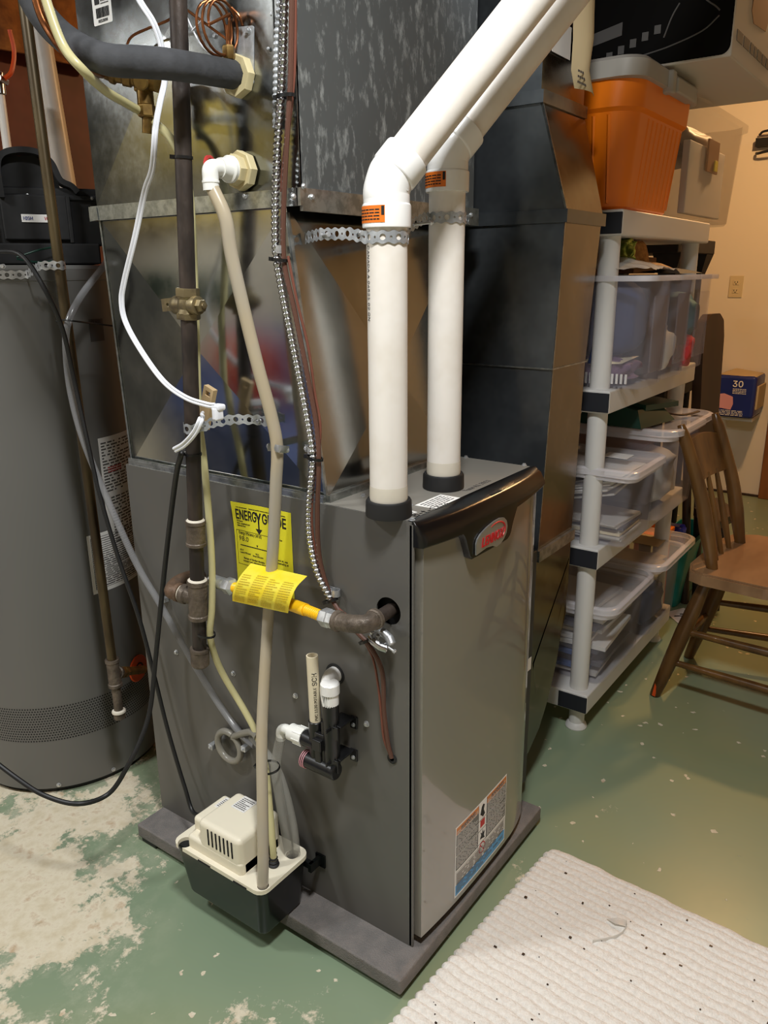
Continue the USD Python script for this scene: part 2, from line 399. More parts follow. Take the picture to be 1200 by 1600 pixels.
# ================================================================== the setting
n = {'tc': ('geometry', {}), 'sx': ('separate_xyz', {}),
     'n1': ('noise_texture', {'scale': 4.2, 'detail': 11.0, 'roughness': .74}), 'n2': ('noise_texture', {'scale': 30.0, 'detail': 4.0, 'roughness': .6}),
     'n3': ('noise_texture', {'scale': 1.3, 'detail': 3.0}),
     'gx': ('map_range', {'from_min': -.38, 'from_max': .05, 'to_min': .03, 'to_max': -.085, 'clamp': True}),
     'gy': ('map_range', {'from_min': .35, 'from_max': .85, 'to_min': -.02, 'to_max': .15, 'clamp': True}),
     'a1': ('math', {'math_type': 'add'}), 'a2': ('math', {'math_type': 'add'}), 'sum': ('math', {'math_type': 'add'}),
     'th': ('map_range', {'from_min': .548, 'from_max': .582, 'clamp': True}),
     'vo': ('voronoi_texture', {'scale': 24.0, 'randomness': 1.0}), 'vm': ('map_range', {'from_min': .15, 'from_max': .12, 'clamp': True}),
     'vc': ('separate_color', {}), 'vg': ('map_range', {'from_min': .5, 'from_max': .52, 'clamp': True}), 'ch': ('math', {'math_type': 'multiply'}),
     'wp': ('noise_texture', {'scale': 60.0, 'detail': 2.0}), 'ws': ('vector_math', {'math_type': 'scale', 'scale': .022}), 'wa': ('vector_math', {'math_type': 'add'}),
     'mk': ('math', {'math_type': 'maximum'}),
     'gp': ('rgb_ramp', {'ramp': [(.3, lin(122, 142, 118)), (.5, lin(136, 152, 124)), (.7, lin(146, 152, 114))]}),
     'cp': ('rgb_ramp', {'ramp': [(.3, lin(206, 192, 162)), (.55, lin(222, 212, 188)), (.75, lin(190, 164, 132))]}),
     'ef': ('noise_texture', {'scale': 8.0, 'detail': 8.0, 'roughness': .7}), 'em': ('map_range', {'from_min': .46, 'from_max': .72, 'to_max': .75, 'clamp': True}), 'el': ('map_range', {'from_min': -.02, 'from_max': .09, 'clamp': True}), 'ee': ('math', {'math_type': 'multiply'}), 'eg': ('mix', {'color2': lin(204, 200, 178)}),
     'mx': ('mix', {}), 'rr': ('map_range', {'from_min': 0, 'from_max': 1, 'to_min': .33, 'to_max': .8}),
     'hh': ('math', {'math_type': 'multiply_add', 'value2': -.6, 'value3': 0}), 'h2': ('math', {'math_type': 'multiply_add', 'value2': .12}),
     'bp': ('bump', {'strength': .35, 'distance': .004}), 'p': ('principled_bsdf', {})}
L = [('tc.position', 'n1.vector'), ('tc.position', 'n2.vector'), ('tc.position', 'n3.vector'), ('tc.position', 'sx.vector'), ('sx.x', 'gx.value'), ('sx.y', 'gy.value'),
     ('gx.result', 'a1.value1'), ('gy.result', 'a1.value2'), ('a1.value', 'sum.value1'), ('n1.fac', 'sum.value2'), ('sum.value', 'th.value'),
     ('tc.position', 'wp.vector'), ('wp.color', 'ws.vector1'), ('ws.vector', 'wa.vector1'), ('tc.position', 'wa.vector2'), ('wa.vector', 'vo.vector'),
     ('vo.distance', 'vm.value'), ('vo.color', 'vc.color'), ('vc.r', 'vg.value'), ('vm.result', 'ch.value1'), ('vg.result', 'ch.value2'),
     ('th.result', 'mk.value1'), ('ch.value', 'mk.value2'), ('n3.fac', 'gp.fac'), ('n2.fac', 'cp.fac'), ('mk.value', 'mx.fac'), ('tc.position', 'ef.vector'), ('ef.fac', 'em.value'), ('a1.value', 'el.value'), ('em.result', 'ee.value1'), ('el.result', 'ee.value2'), ('ee.value', 'eg.fac'), ('gp.color', 'eg.color1'), ('eg.color', 'mx.color1'), ('cp.color', 'mx.color2'),
     ('mx.color', 'p.base_color'), ('mk.value', 'rr.value'), ('rr.result', 'p.roughness'), ('mk.value', 'hh.value1'), ('n2.fac', 'h2.value1'), ('hh.value', 'h2.value3'),
     ('h2.value', 'bp.height'), ('bp.normal', 'p.normal')]
MATS['floor_paint'] = usdkit.material(stage, LOOKS+'floor_paint', n, L, surface='p.BSDF')
X0, X1, Y0, Y1, Y2, XP, ZC = -2.6, 3.86, -2.6, 1.85, 4.2, .22, 2.36
struct('floor', bx(X0-.1, X1+.1, Y0-.1, Y2+.1, -.1, 0), 'floor_paint', 'green painted concrete floor with flaked bare patches')
struct('ceiling', bx(X0-.1, X1+.1, Y0-.1, Y2+.1, ZC+.2, ZC+.3), 'ceiling_wood')
struct('wall_left', bx(XP, X1+.1, Y1, Y1+.1, 0, ZC+.2), 'red_brick', 'dark red painted basement wall behind the water heater')
struct('wall_partition', bx(XP-.02, XP+.08, Y1+.1, Y2+.1, 0, ZC+.2), 'grey_wall')
struct('wall_right', bx(X1, X1+.1, Y0-.1, Y1+.1, 0, ZC+.2), 'white_wall', 'cream far wall with an outlet and a shadow of shelves')
struct('wall_back', bx(X0-.1, X0, Y0-.1, Y2+.1, 0, ZC+.2), 'white_wall')
struct('wall_rear', bx(X0-.1, XP, Y2, Y2+.1, 0, ZC+.2), 'grey_wall')
struct('wall_front', bx(X0-.1, X1+.1, Y0-.1, Y0, 0, ZC+.2), 'tan_wall')
for i, x in enumerate(np.arange(X0+.2, X1, .41)):
    struct('ceiling_joist', bx(x, x+.038, Y0, Y1 if x > XP-.05 else Y2, ZC, ZC+.2), 'ceiling_wood')
struct('trim_1', rbx(3.82, 3.858, .075, .148, 0, 2.1, .004), 'wood_trim', 'varnished wooden door casing at the right edge')
struct('trim_2', rbx(3.82, 3.858, -.80, -.727, 0, 2.1, .004), 'wood_trim')
struct('trim_3', rbx(3.82, 3.858, -.80, .148, 2.1, 2.17, .004), 'wood_trim')
struct('door_1', rbx(3.84, 3.859, -.73, .078, .01, 2.1, .003), 'wood_trim', 'varnished wooden door beside the cream far wall')
struct('baseboard_right', bx(3.846, 3.859, .148, 1.8, 0, .012), 'wood_deep')

# ================================================================== furnace on its pad
W, D, ZB, ZT = .4445, .7151, .0456, .8836
t = thing('equipment_pad', 'low grey composite slab under the furnace', 'pad', (.22, .34, 0))
pb = rbx(-.0754, .515, -.027, .712, .0125, ZB, .004)
put('slab', pb, 'pad_plastic', t)
for x, y in ((-.072, .655), (-.066, -.018), (.46, -.018), (.46, .655)):
    put('foot', rbx(x, x+.05, y, y+.05, 0, .0135, .003), 'black_rubber', t)

f = thing('furnace', 'tall grey gas furnace with a lighter taupe front door and black top trim', 'furnace', (.22, .36, ZB))
holes = [(at(607, 955, x=0), .0245), (at(524, 1053, x=0), .020), (at(613, 1185, x=0), .008)]
side = Polygon([(0, ZB), (D, ZB), (D, ZT), (0, ZT)])
for c, r in holes: side = side.difference(Point(c[1], c[2]).buffer(r, 10))
pm = trimesh.creation.extrude_polygon(side, .003, engine='earcut')
put('side_panel', on_plane(pm, (0, 0, 0), (0, 1, 0), (0, 0, 1)), 'cabinet_paint', f)
put('cabinet', cat_(bx(.02, W, .01, D-.001, ZB, ZT-.003), bx(.003, W, D-.012, D-.001, ZB, ZT-.003)), 'cabinet_paint', f)
put('inner_shell', cat_(bx(.016, .0205, .012, D-.02, ZB+.01, ZT-.01), bx(.002, .02, .009, .012, ZB+.005, ZT-.006)), 'inside_dark', f)
put('front_fold', rbx(0, .0055, -.0035, .006, ZB, ZT-.004, .0022), 'cabinet_paint', f)
top = sbox(0.0035, -.002, W, D)
for c in ((.0096, .0553), (.2086, .0668)): top = top.difference(Point(max(c[0], .03), c[1]).buffer(.026, 8))
put('top_panel', plate(sbox(.004, .0, W, D), (0, 0, ZT-.0035), (1, 0, 0), (0, 1, 0), .0035), 'top_paint', f)
put('panel_gap', bx(.0028, .0045, .001, D-.01, ZT-.007, ZT-.0012), 'inside_dark', f)
for c, r in holes[2:]:
    put('grommet', lathe([(r*.55, -.001), (r*1.1, -.001), (r*1.25, .0015), (r*.9, .003), (r*.55, .002)], c, (-1, 0, 0), 20, False), 'black_rubber', f)
c, r = holes[1]; put('grommet', lathe([(r*.80, 0), (r*1.02, 0), (r*1.02, .002), (r*.80, .002), (r*.8, 0)], c, (-1, 0, 0), 28, False), 'black_rubber', f)

def door_y(x):
    tt = (x-.229)/.217
    return -.0145-.0095*(1-abs(tt)**2.6)-(.0 if tt < .6 else -.008*((tt-.6)/.4)**2)
xs = np.linspace(.012, W+.0015, 34)
ring = lambda z: np.array([(x, door_y(x), z) for x in xs]+[(W+.0015, .003, z), (.012, .003, z)])
put('door', grid_tube([ring(ZB+.020), ring(ZB+.022), ring(.845)]), 'door_paint', f, smooth=20)
def zlow(x):
    a = np.interp(x, [0, .105, .112, .128, .137, .262, .275, .283, .30, .45], [.842, .838, .830, .792, .786, .786, .792, .812, .838, .846]); return a
xs2 = np.r_[np.linspace(.003, .1, 12), np.linspace(.104, .31, 44), np.linspace(.32, W+.003, 14)]
def capring(x):
    tt = (x-.224)/.222; b = 1-abs(tt)**2.4
    yb, yr = -.024-.014*b, -.007-.013*b
    zl = zlow(x)
    pts = [(.008, ZT+.0005), (-.002, ZT+.0005), (yr, .879), (yr-.006, .8755), (yb+.003, .862), (yb, .853), (yb+.0008, zl+.003), (yb+.004, zl), (door_y(np.clip(x, .012, W))+.001, zl), (.008, zl)]
    return np.array([(x, y, z) for y, z in pts])
rings = [capring(x) for x in xs2]
end = rings[0].copy(); end[:, 1] = np.where(end[:, 1] < -.002, end[:, 1]*.72, end[:, 1]); end[:, 0] = .0005
rings = [end]+rings
put('top_trim', grid_tube(rings), 'black_gloss', f, smooth=38)
put('pull_slot', bx(.225, .262, -.022, -.006, .8782, .8802), 'inside_dark', f)
cy_ = -.0385
def badge_map(mesh):
    v = mesh.vertices.copy(); v[:, 1] += [.014*(abs((x-.224)/.222)**2.4) for x in v[:, 0]]
    return trimesh.Trimesh(v, mesh.faces, process=False)
bo = Polygon([(.140, .794), (.139, .814), (.143, .822), (.153, .829), (.175, .836), (.20, .840), (.222, .8405), (.238, .837), (.248, .829), (.252, .818), (.249, .806), (.240, .797), (.228, .791), (.212, .789), (.196, .7955), (.175, .798)]).buffer(.002).buffer(-.002)
bd = put('badge', badge_map(plate(bo, (0, cy_, 0), FX, FZ, .003)), 'badge_silver', f, label='silver badge with red LENNOX lettering')
bt = text('LENNOX', .0165, (.155, cy_-.003, .8035), FX, (.0, 0, 1), .001, True, width=.078)
bt.vertices[:, 0] += (bt.vertices[:, 2]-.80)*.18
put('lettering', badge_map(bt), 'badge_red', bd)
ov = [arc((.208, cy_-.0032, .8165), (1, 0, 0), (0, 0, 1), 1, math.radians(-52), math.radians(125), 22)]
P = (ov[0]-[.208, cy_-.0032, .8165])*[.034, 1, .019]+[.208, cy_-.0032, .8165]
put('swoosh', badge_map(tube(P, np.r_[np.linspace(.0006, .0019, 11), np.linspace(.0019, .0005, 11)], 8, smooth=False)), 'badge_red', bd)
for u, v in ((276, 1019), (365, 1052), (462, 1087), (573, 1131)):
    put('screw', screw(at(u, v, x=0), (-1, 0, 0)), 'zinc', f)
for u, v in ((540, 773), (568, 775), (641, 790), (644, 813), (819, 727), (728, 715)):
    put('screw', screw(at(u, v, z=ZT), (0, 0, 1), .0038), 'zinc', f)
# labels on the top panel
for (a, b, c), nl in (((at(652, 777, z=ZT), at(684, 766, z=ZT), at(690, 791, z=ZT)), 5), ((at(624, 800, z=ZT), at(640, 794, z=ZT), at(636, 804, z=ZT)), 3)):
    e1 = b-a; w = np.linalg.norm(e1); e1 /= w; e1 = np.array([1., 0, 0]) if nl == 5 else np.array([.98, -.2, 0])
    w, h = (.082, .040) if nl == 5 else (.040, .017)
    o = at(690, 791, z=ZT+.0002) if nl == 5 else at(633, 806, z=ZT+.0002)
    yd = np.cross([0, 0, 1], e1)
    o = o-e1*(w*.25 if nl == 5 else w*.3)
    lb = put('label', plate(sbox(0, 0, w, h), o, e1, yd, .0004), 'paper_white', f, label='white sticker on the furnace top')
    put('print', print_lines(o+e1*w*.08+yd*h*.1+[0, 0, .0005], e1, yd, w*.82, h*.8, nl, nl, .0002, .4), 'ink_grey', lb)
e1 = np.array([.93, .36, 0]); e1 = e1/np.linalg.norm(e1); yd = np.cross([0, 0, 1], e1)
put('handwriting', text('B-t-16/c', .016, at(650, 808, z=ZT+.0004), np.array([.98, -.1, 0]), np.array([.1, .98, 0]), .0004), 'ink', f)
put('handwriting', text('Tune A1 2021', .010, at(729, 768, z=ZT+.0004), np.array([1, 0, 0]), np.array([0, 1, 0]), .0004), 'ink_grey', f)

# yellow energy label, curling a little at its top left corner
ey0, ey1, ez1, ez0 = .4005, .2555, .8555, .690
def lab_map(a, b):       # a: 0 left .. 1 right, b: 0 bottom .. 1 top (metres on the sheet)
    curl = -.006*max(0, (b-.5)*2)**2*max(0, 1-a*2.2)
    return np.array([-.0012+curl, ey0+(ey1-ey0)*a, ez0+(ez1-ez0)*b])
gx, gz = np.meshgrid(np.linspace(0, 1, 13), np.linspace(0, 1, 13))
V = np.array([lab_map(a, b) for a, b in zip(gx.ravel(), gz.ravel())]); k = 13
F = [(i*k+j, i*k+j+1, (i+1)*k+j+1, (i+1)*k+j) for i in range(k-1) for j in range(k-1)]
def sheet(V, F, th, nrm):
    V = np.asarray(V); nrm = np.asarray(nrm, float)
    a = meshkit.arrays((V, np.array(F)))
    n_ = len(V); v = np.vstack([V, V+nrm*th]); f1 = a[1]; f2 = a[1][:, ::-1]+n_
    e = trimesh.Trimesh(V, f1, process=False); ed = e.edges[trimesh.grouping.group_rows(e.edges_sorted, require_count=1)]
    s = np.vstack([np.c_[ed[:, 1], ed[:, 0], ed[:, 0]+n_], np.c_[ed[:, 1], ed[:, 0]+n_, ed[:, 1]+n_]])
    return trimesh.Trimesh(v, np.vstack([f1, f2, s]), process=False)
lb = put('energy_label', sheet(V, F, .0006, (-1, 0, 0)), 'label_yellow', f, label='bright yellow energy label with black heading')
LW, LH = ey0-ey1, ez1-ez0
def on_label(mesh):
    v = mesh.vertices; out = np.array([lab_map(x/LW, y/LH)+[-z-.0007, 0, 0] for x, y, z in v])
    return trimesh.Trimesh(out, mesh.faces, process=False)
flat = lambda m_: m_
h1 = meshkit.text_mesh('ENERG', .0185, .0004, True); h1.vertices[:, 0] *= .052/h1.bounds[1, 0]; h1.apply_translation([.008, .1335, 0])
h2 = meshkit.text_mesh('GUIDE', .0185, .0004, True); h2.vertices[:, 0] *= .060/h2.bounds[1, 0]; h2.apply_translation([.073, .1335, 0])
ar = trimesh.creation.extrude_polygon(unary_union([sbox(.0635, .118, .0665, .143), Polygon([(.057, .1205), (.073, .1205), (.065, .1105)]), Polygon([(.058, .152), (.0615, .152), (.066, .142), (.064, .138)]), Polygon([(.0685, .152), (.072, .152), (.067, .138), (.064, .141)])]), .0004, engine='earcut')
parts = [h1, h2, ar]
for s, hh, x, y, w in (('U.S. Government', .0022, .012, .1555, .026), ('Federal law prohibits removal of this label before consumer purchase.', .0022, .042, .1555, .09), ('Furnace', .0028, .010, .128, None), ('Non-weatherized', .0028, .010, .1235, None), ('Natural Gas', .0028, .010, .119, None),
                       ('Energy Efficiency (AFUE)', .0056, .012, .1035, .058), ('98.0', .0085, .011, .091, None), ('80.0', .003, .012, .0705, None), ('Least Efficient', .003, .012, .0655, None), ('98.5', .003, .052, .0685, None), ('Most Efficient', .003, .045, .064, None),
                       ('Range of Similar Models', .0034, .021, .055, None), ('Annual Fuel Utilization Efficiency', .0032, .019, .0495, None), ('afue', .003, .113, .108, None), ('and oil, use', .0034, .108, .068, None), ('operating at', .0034, .108, .0625, None)):
    q = meshkit.text_mesh(s, hh, .0003)
    if w: q.vertices[:, 0] *= w/q.bounds[1, 0]
    q.apply_translation([x, y, 0]); parts.append(q)
for a in ((.014, .081, .095, .0825), (.006, .1105, .102, .111), (.006, .043, .0064, .1105), (.006, .043, .102, .0434)):
    q = trimesh.creation.extrude_polygon(sbox(*a), .0003, engine='earcut').subdivide().subdivide(); parts.append(q)
parts.append(trimesh.creation.extrude_polygon(Polygon([(.056, .088), (.06, .088), (.058, .0835)]), .0003, engine='earcut'))
put('lettering', on_label(cat_(parts)), 'ink', lb, smooth=False)

# warning sticker that follows the bowed door
sx0, sx1, sz0, sz1 = .119, .330, .0775, .2425
DW, DH = sx1-sx0, sz1-sz0
def on_door(mesh, lift=.0002, fine=True):
    if fine:
        v, fc = trimesh.remesh.subdivide_to_size(mesh.vertices, mesh.faces, .03, max_iter=8); mesh = trimesh.Trimesh(v, fc, process=False)
    v = mesh.vertices
    return trimesh.Trimesh(np.array([(sx0+x, door_y(sx0+x)-lift-z, sz0+y) for x, y, z in v]), mesh.faces, process=False)
ex = lambda poly, th=.0003: cat_([trimesh.creation.extrude_polygon(g, th, engine='earcut') for g in getattr(poly, 'geoms', [poly])])
st = put('warning_label', on_door(ex(sbox(0, 0, DW, DH))), 'paper_white', f, label='safety sticker with orange, grey and blue bands low on the door')
mat('label_blue', (66, 150, 206), .4); mat('label_grey', (104, 102, 98), .5); mat('label_orange', (206, 126, 62), .5); mat('label_pale', (196, 194, 190), .55)
cA, cB = (.088, .121)
put('band', on_door(ex(unary_union([sbox(.003, .147, cA-.001, .162), sbox(cB+.001, .147, DW-.003, .162)])), .0006), 'label_orange', st)
gp = unary_union([sbox(.003, z0_, x1_, z1_) if k_ == 0 else sbox(cB+.001, z0_, DW-.003, z1_) for k_, x1_ in ((0, cA-.001), (1, 0)) for z0_, z1_ in ((.121, .146), (.098, .119), (.064, .096))])
put('band', on_door(ex(gp), .0006), 'label_grey', st)
put('band', on_door(ex(sbox(.003, .032, DW-.003, .060)), .0006), 'label_pale', st)
put('band', on_door(ex(sbox(.003, .004, DW-.003, .028)), .0006), 'label_blue', st)
ln = [print_lines((0, 0, 0), (1, 0, 0), (0, 1, 0), w, h, nn, sd, .0002, .4) for w, h, nn, sd in ((.080, .088, 24, 3), (.08, .088, 24, 4))]
ln[0].apply_translation([.005, .067, 0]); ln[1].apply_translation([cB+.004, .067, 0])
for q in ln: put('print', on_door(q, .001, False), 'label_pale', st, smooth=False)
l2 = print_lines((0, 0, 0), (1, 0, 0), (0, 1, 0), DW-.014, .048, 12, 8, .0002, .35); l2.apply_translation([.006, .008, 0])
wr = [meshkit.text_mesh('WARNING', .009, .0002, True) for _ in (0, 1)]
for q, x in zip(wr, (.018, cB+.018)): q.vertices[:, 0] *= .055/q.bounds[1, 0]; q.apply_translation([x, .150, 0])
for q in (l2, *wr): put('print', on_door(q, .001, False), 'ink_grey', st, smooth=False)
ic = [Polygon([(.095, .136), (.100, .152), (.106, .156), (.112, .152), (.108, .142), (.114, .130), (.106, .126)]), Polygon([(.096, .076), (.101, .083), (.098, .092), (.104, .086), (.108, .094), (.110, .085), (.116, .088), (.112, .078), (.116, .070), (.105, .074)])]
put('symbol', on_door(ex(unary_union(ic)), .0006), 'ink', st)
put('symbol', on_door(ex(unary_union([sbox(.096, .104, .114, .120), Point(.105, .052).buffer(.013).difference(Point(.105, .052).buffer(.0105)), Polygon([(.096, .060), (.098, .062), (.114, .044), (.112, .042)])])), .0006), 'ink_red', st)
bars = [sbox(cA, z_, cB, z_+.0008) for z_ in (.122, .097, .065, .037)]+[sbox(cA-.0006, .037, cA, .163), sbox(cB, .037, cB+.0006, .163)]
put('symbol', on_door(ex(unary_union(bars)), .0006), 'ink_grey', st)

# ================================================================== sheet metal above the furnace
def case(b, tp, cl, cf, zb, zt):
    """Six-sided sheet case; the left and the front sheet are cross-broken: four creased triangles meeting at a raised centre."""
    (x0, y0, x1, y1), (X0_, Y0_, X1_, Y1_) = b, tp
    V = [(x0, y0, zb), (x1, y0, zb), (x1, y1, zb), (x0, y1, zb), (X0_, Y0_, zt), (X1_, Y0_, zt), (X1_, Y1_, zt), (X0_, Y1_, zt), cl, cf]
    left = [(3, 0, 8), (0, 4, 8), (4, 7, 8), (7, 3, 8)]; front = [(0, 1, 9), (1, 5, 9), (5, 4, 9), (4, 0, 9)]
    rest = [(1, 2, 6), (1, 6, 5), (2, 3, 7), (2, 7, 6), (4, 5, 6), (4, 6, 7), (0, 3, 2), (0, 2, 1)]
    return np.array(V, float), left, front, rest
def sub(V, F):
    F = np.array(F); u, i = np.unique(F, return_inverse=True)
    return trimesh.Trimesh(np.asarray(V)[u], i.reshape(F.shape), process=False)
cs = thing('coil_case', 'shiny galvanized sheet metal case with cross-broken faces standing on the furnace', 'duct', (.25, .45, ZT))
cl = at(308, 546, x=-.005); cf = at(619, 583, y=.190)
V, l_, f_, r_ = case((.0127, .184, .44, .7096), (.001, .238, .562, .715), cl, cf, ZT+.002, 1.362)
put('left_sheet', sub(V, l_), 'galv_case', cs, smooth=False)
put('front_sheet', sub(V, f_), 'galv_case', cs, smooth=False)
put('shell', sub(V, r_), 'galv_case', cs, smooth=False)
put('base_flange', cat_(bx(.003, .0125, .184, .7096, ZT, ZT+.010), bx(.0127, .44, .176, .184, ZT, ZT+.012), bx(.0035, .0055, .182, .7096, ZT+.009, ZT+.014)), 'galv_seam', cs)
put('top_flange', cat_(bx(-.009, -.003, .205, .728, 1.3595, 1.3855), bx(-.004, .548, .199, .205, 1.352, 1.3855), bx(-.009, -.004, .199, .207, 1.3595, 1.3855), bx(.543, .549, .2, .72, 1.352, 1.3855), bx(-.004, .549, .724, .729, 1.3595, 1.3855)), 'galv_seam', cs)
put('corner_fold', hull([(.011, .181, ZT), (.016, .181, ZT), (.0105, .186, ZT), (.018, .187, ZT), (-.001, .236, 1.352), (.004, .234, 1.352), (-.002, .240, 1.352), (.006, .240, 1.352)]), 'galv_seam', cs)
put('corner_fold', hull([(.0105, .706, ZT), (.0105, .7115, ZT), (.016, .7115, ZT), (-.0015, .7115, 1.36), (-.0015, .7165, 1.36), (.004, .7165, 1.36)]), 'galv_seam', cs)
put('corner_tab', on_plane(ex(Polygon([(0, 0), (.026, .002), (.024, .024), (.0, .026)]), .0015), (-.0095, .731, 1.3585), SX, SZ), 'galv_seam', cs)
put('screw', screw(at(383, 306, x=-.009), (-1, 0, 0), .0035), 'zinc', cs)
for u, v in ((474, 291), (458, 307), (736, 336), (487, 308)): put('screw', screw(at(u, v, y=.199), (0, -1, 0), .0035), 'zinc', cs)

ud = thing('supply_duct', 'square galvanized duct with mottled front sheet rising above the coil case', 'duct', (.27, .46, 1.386))
V, l_, f_, r_ = case((0, .205, .535, .7196), (0, .205, .535, .7196), at(256, 56, x=-.008), (.268, .202, 1.62), 1.3862, 1.86)
put('left_sheet', sub(V, l_), 'galv_duct_side', ud, smooth=False)
put('front_sheet', sub(V, f_), 'galv_spangle', ud, smooth=False)
put('shell', sub(V, r_), 'galv_duct_side', ud, smooth=False)
put('upper_section', bx(0, .535, .205, .7196, 1.875, ZC+.0), 'galv_duct_side', ud)
put('joint', bx(-.006, .541, .199, .7256, 1.858, 1.877), 'galv_seam', ud)
put('corner_strip', cat_(bx(-.0042, 0, .203, .243, 1.3856, 1.858), bx(-.0065, -.001, .2415, .244, 1.3856, 1.858), bx(-.003, 0, .203, .2075, 1.3856, 1.858)), 'galv_duct_side', ud)
for u, v in ((424, 22), (419, 76), (428, 92), (437, 250)): put('rivet', lathe([(.0028, 0), (.002, .0015), (0, .002)], at(u, v, x=-.0042), (-1, 0, 0), 10), 'zinc_dull', ud)

# return duct to the right of the furnace
rd = thing('return_duct', 'dark glossy galvanized return air duct standing on the floor beside the shelves', 'duct', (.7, .3, 0))
def prism4(lo, hi):
    V = [*lo, *hi]
    F = [(0, 1, 5), (0, 5, 4), (1, 2, 6), (1, 6, 5), (2, 3, 7), (2, 7, 6), (3, 0, 4), (3, 4, 7), (4, 5, 6), (4, 6, 7), (0, 3, 2), (0, 2, 1)]
    return np.array(V, float), F
def rect(x0, x1, y0, y1, z): return [(x0, y0, z), (x1, y0, z), (x1, y1, z), (x0, y1, z)]
def duct(parent, lo, hi):
    V, F = prism4(lo, hi)
    put('left_sheet', sub(V, F[6:8]), 'galv_return', parent, smooth=False)
    put('front_sheet', sub(V, F[0:2]), 'galv_return_front', parent, smooth=False)
    put('shell', sub(V, F[2:6]+F[8:]), 'galv_return', parent, smooth=False)
R0 = rect(.597, .792, .052, .60, .645); R1 = rect(.621, .806, .050, .60, 1.058); R2 = rect(.645, .848, .05, .60, 1.36)
duct(rd, R1, R2); duct(rd, R0, R1)
T0 = rect(.645, .850, .048, .60, 1.382); T1 = rect(.62, .838, .100, .62, 1.585)
duct(rd, T0, T1)
duct(rd, rect(.62, .838, .104, .62, 1.60), rect(.62, .838, .104, .62, ZC))
put('seam', cat_(bx(.617, .81, .047, .6, 1.0565, 1.0595)), 'galv_seam', rd)
put('flange', cat_(bx(.638, .856, .042, .605, 1.357, 1.3835)), 'galv_return', rd)
put('flange', cat_(bx(.614, .842, .096, .605, 1.583, 1.607)), 'galv_return', rd)
put('flange', cat_(bx(.592, .797, .0445, .605, .623, .65)), 'galv_seam', rd)
put('edge_fold', cat_(hull([(.6435, .0485, 1.357), (.6465, .0485, 1.357), (.645, .0515, 1.357), (.5955, .0505, .65), (.5985, .0505, .65), (.597, .0535, .65)]),
                      hull([(.6435, .0465, 1.3835), (.648, .0465, 1.3835), (.645, .052, 1.3835), (.618, .098, 1.583), (.623, .098, 1.583), (.62, .104, 1.583)])), 'galv_seam', rd)
# curved boot turning from the duct towards the furnace
outer = [(.792, .645), (.792, .60), (.788, .50), (.772, .40), (.745, .30), (.705, .215), (.66, .155), (.60, .115), (.585, .112)]
inner = [(.585, .112), (.585, .645)]
prof = Polygon(outer+[(.585, .645)])
put('boot', on_plane(ex(prof, .54), (0, .592, 0), FX, FZ), 'galv_return_front', rd, smooth=25)
cr = [(.597, .50), (.612, .42), (.66, .50), (.775, .60)]
put('boot_crease', hull([(.79, .051, .575), (.79, .0535, .56), (.792, .0535, .42), (.66, .0535, .165), (.612, .0535, .32), (.605, .0505, .36)]), 'galv_return_front', rd, smooth=False)
put('filter_rack', rbx(W+.006, .586, .047, .60, .047, .655, .003), 'heater_dark', rd)
put('label', on_plane(ex(sbox(0, 0, .03, .032), .0006), (.548, .0462, .36), FX, FZ), 'paper_white', rd)
# paper-covered sheet hung on the return duct near the ceiling
V_, F_ = [], []
hang = thing('hanging_card', 'long cream card sheet curling at its lower end, hung on the return duct', 'card', (.83, .06, 1.5))
PP = np.array([at(u, v, y=.07) for u, v in ((897, -20), (896, 60), (893, 110), (898, 138))]); QQ = np.array([at(u, v, y=.05) for u, v in ((930, -20), (928, 60), (921, 110), (928, 150))])
pts = []
for k_ in range(4):
    for s_ in np.linspace(0, 1, 6): q = PP[k_]*(1-s_)+QQ[k_]*s_; q[1] -= .012*math.sin(math.pi*s_); pts.append(q)
put('sheet', sheet(pts, [(i*6+j, i*6+j+1, (i+1)*6+j+1, (i+1)*6+j) for i in range(3) for j in range(5)], .001, (0, 1, 0)), 'card_tan', hang)
put('print', print_lines(at(899, 132, y=.056)+[0, -.004, 0], FX, FZ, .05, .03, 3, 5, .0003, .4), 'ink_grey', hang)
put('label', on_plane(ex(sbox(0, 0, .09, .06), .0008), at(862, 80, y=.1), FX, FZ), 'paper_white', rd)

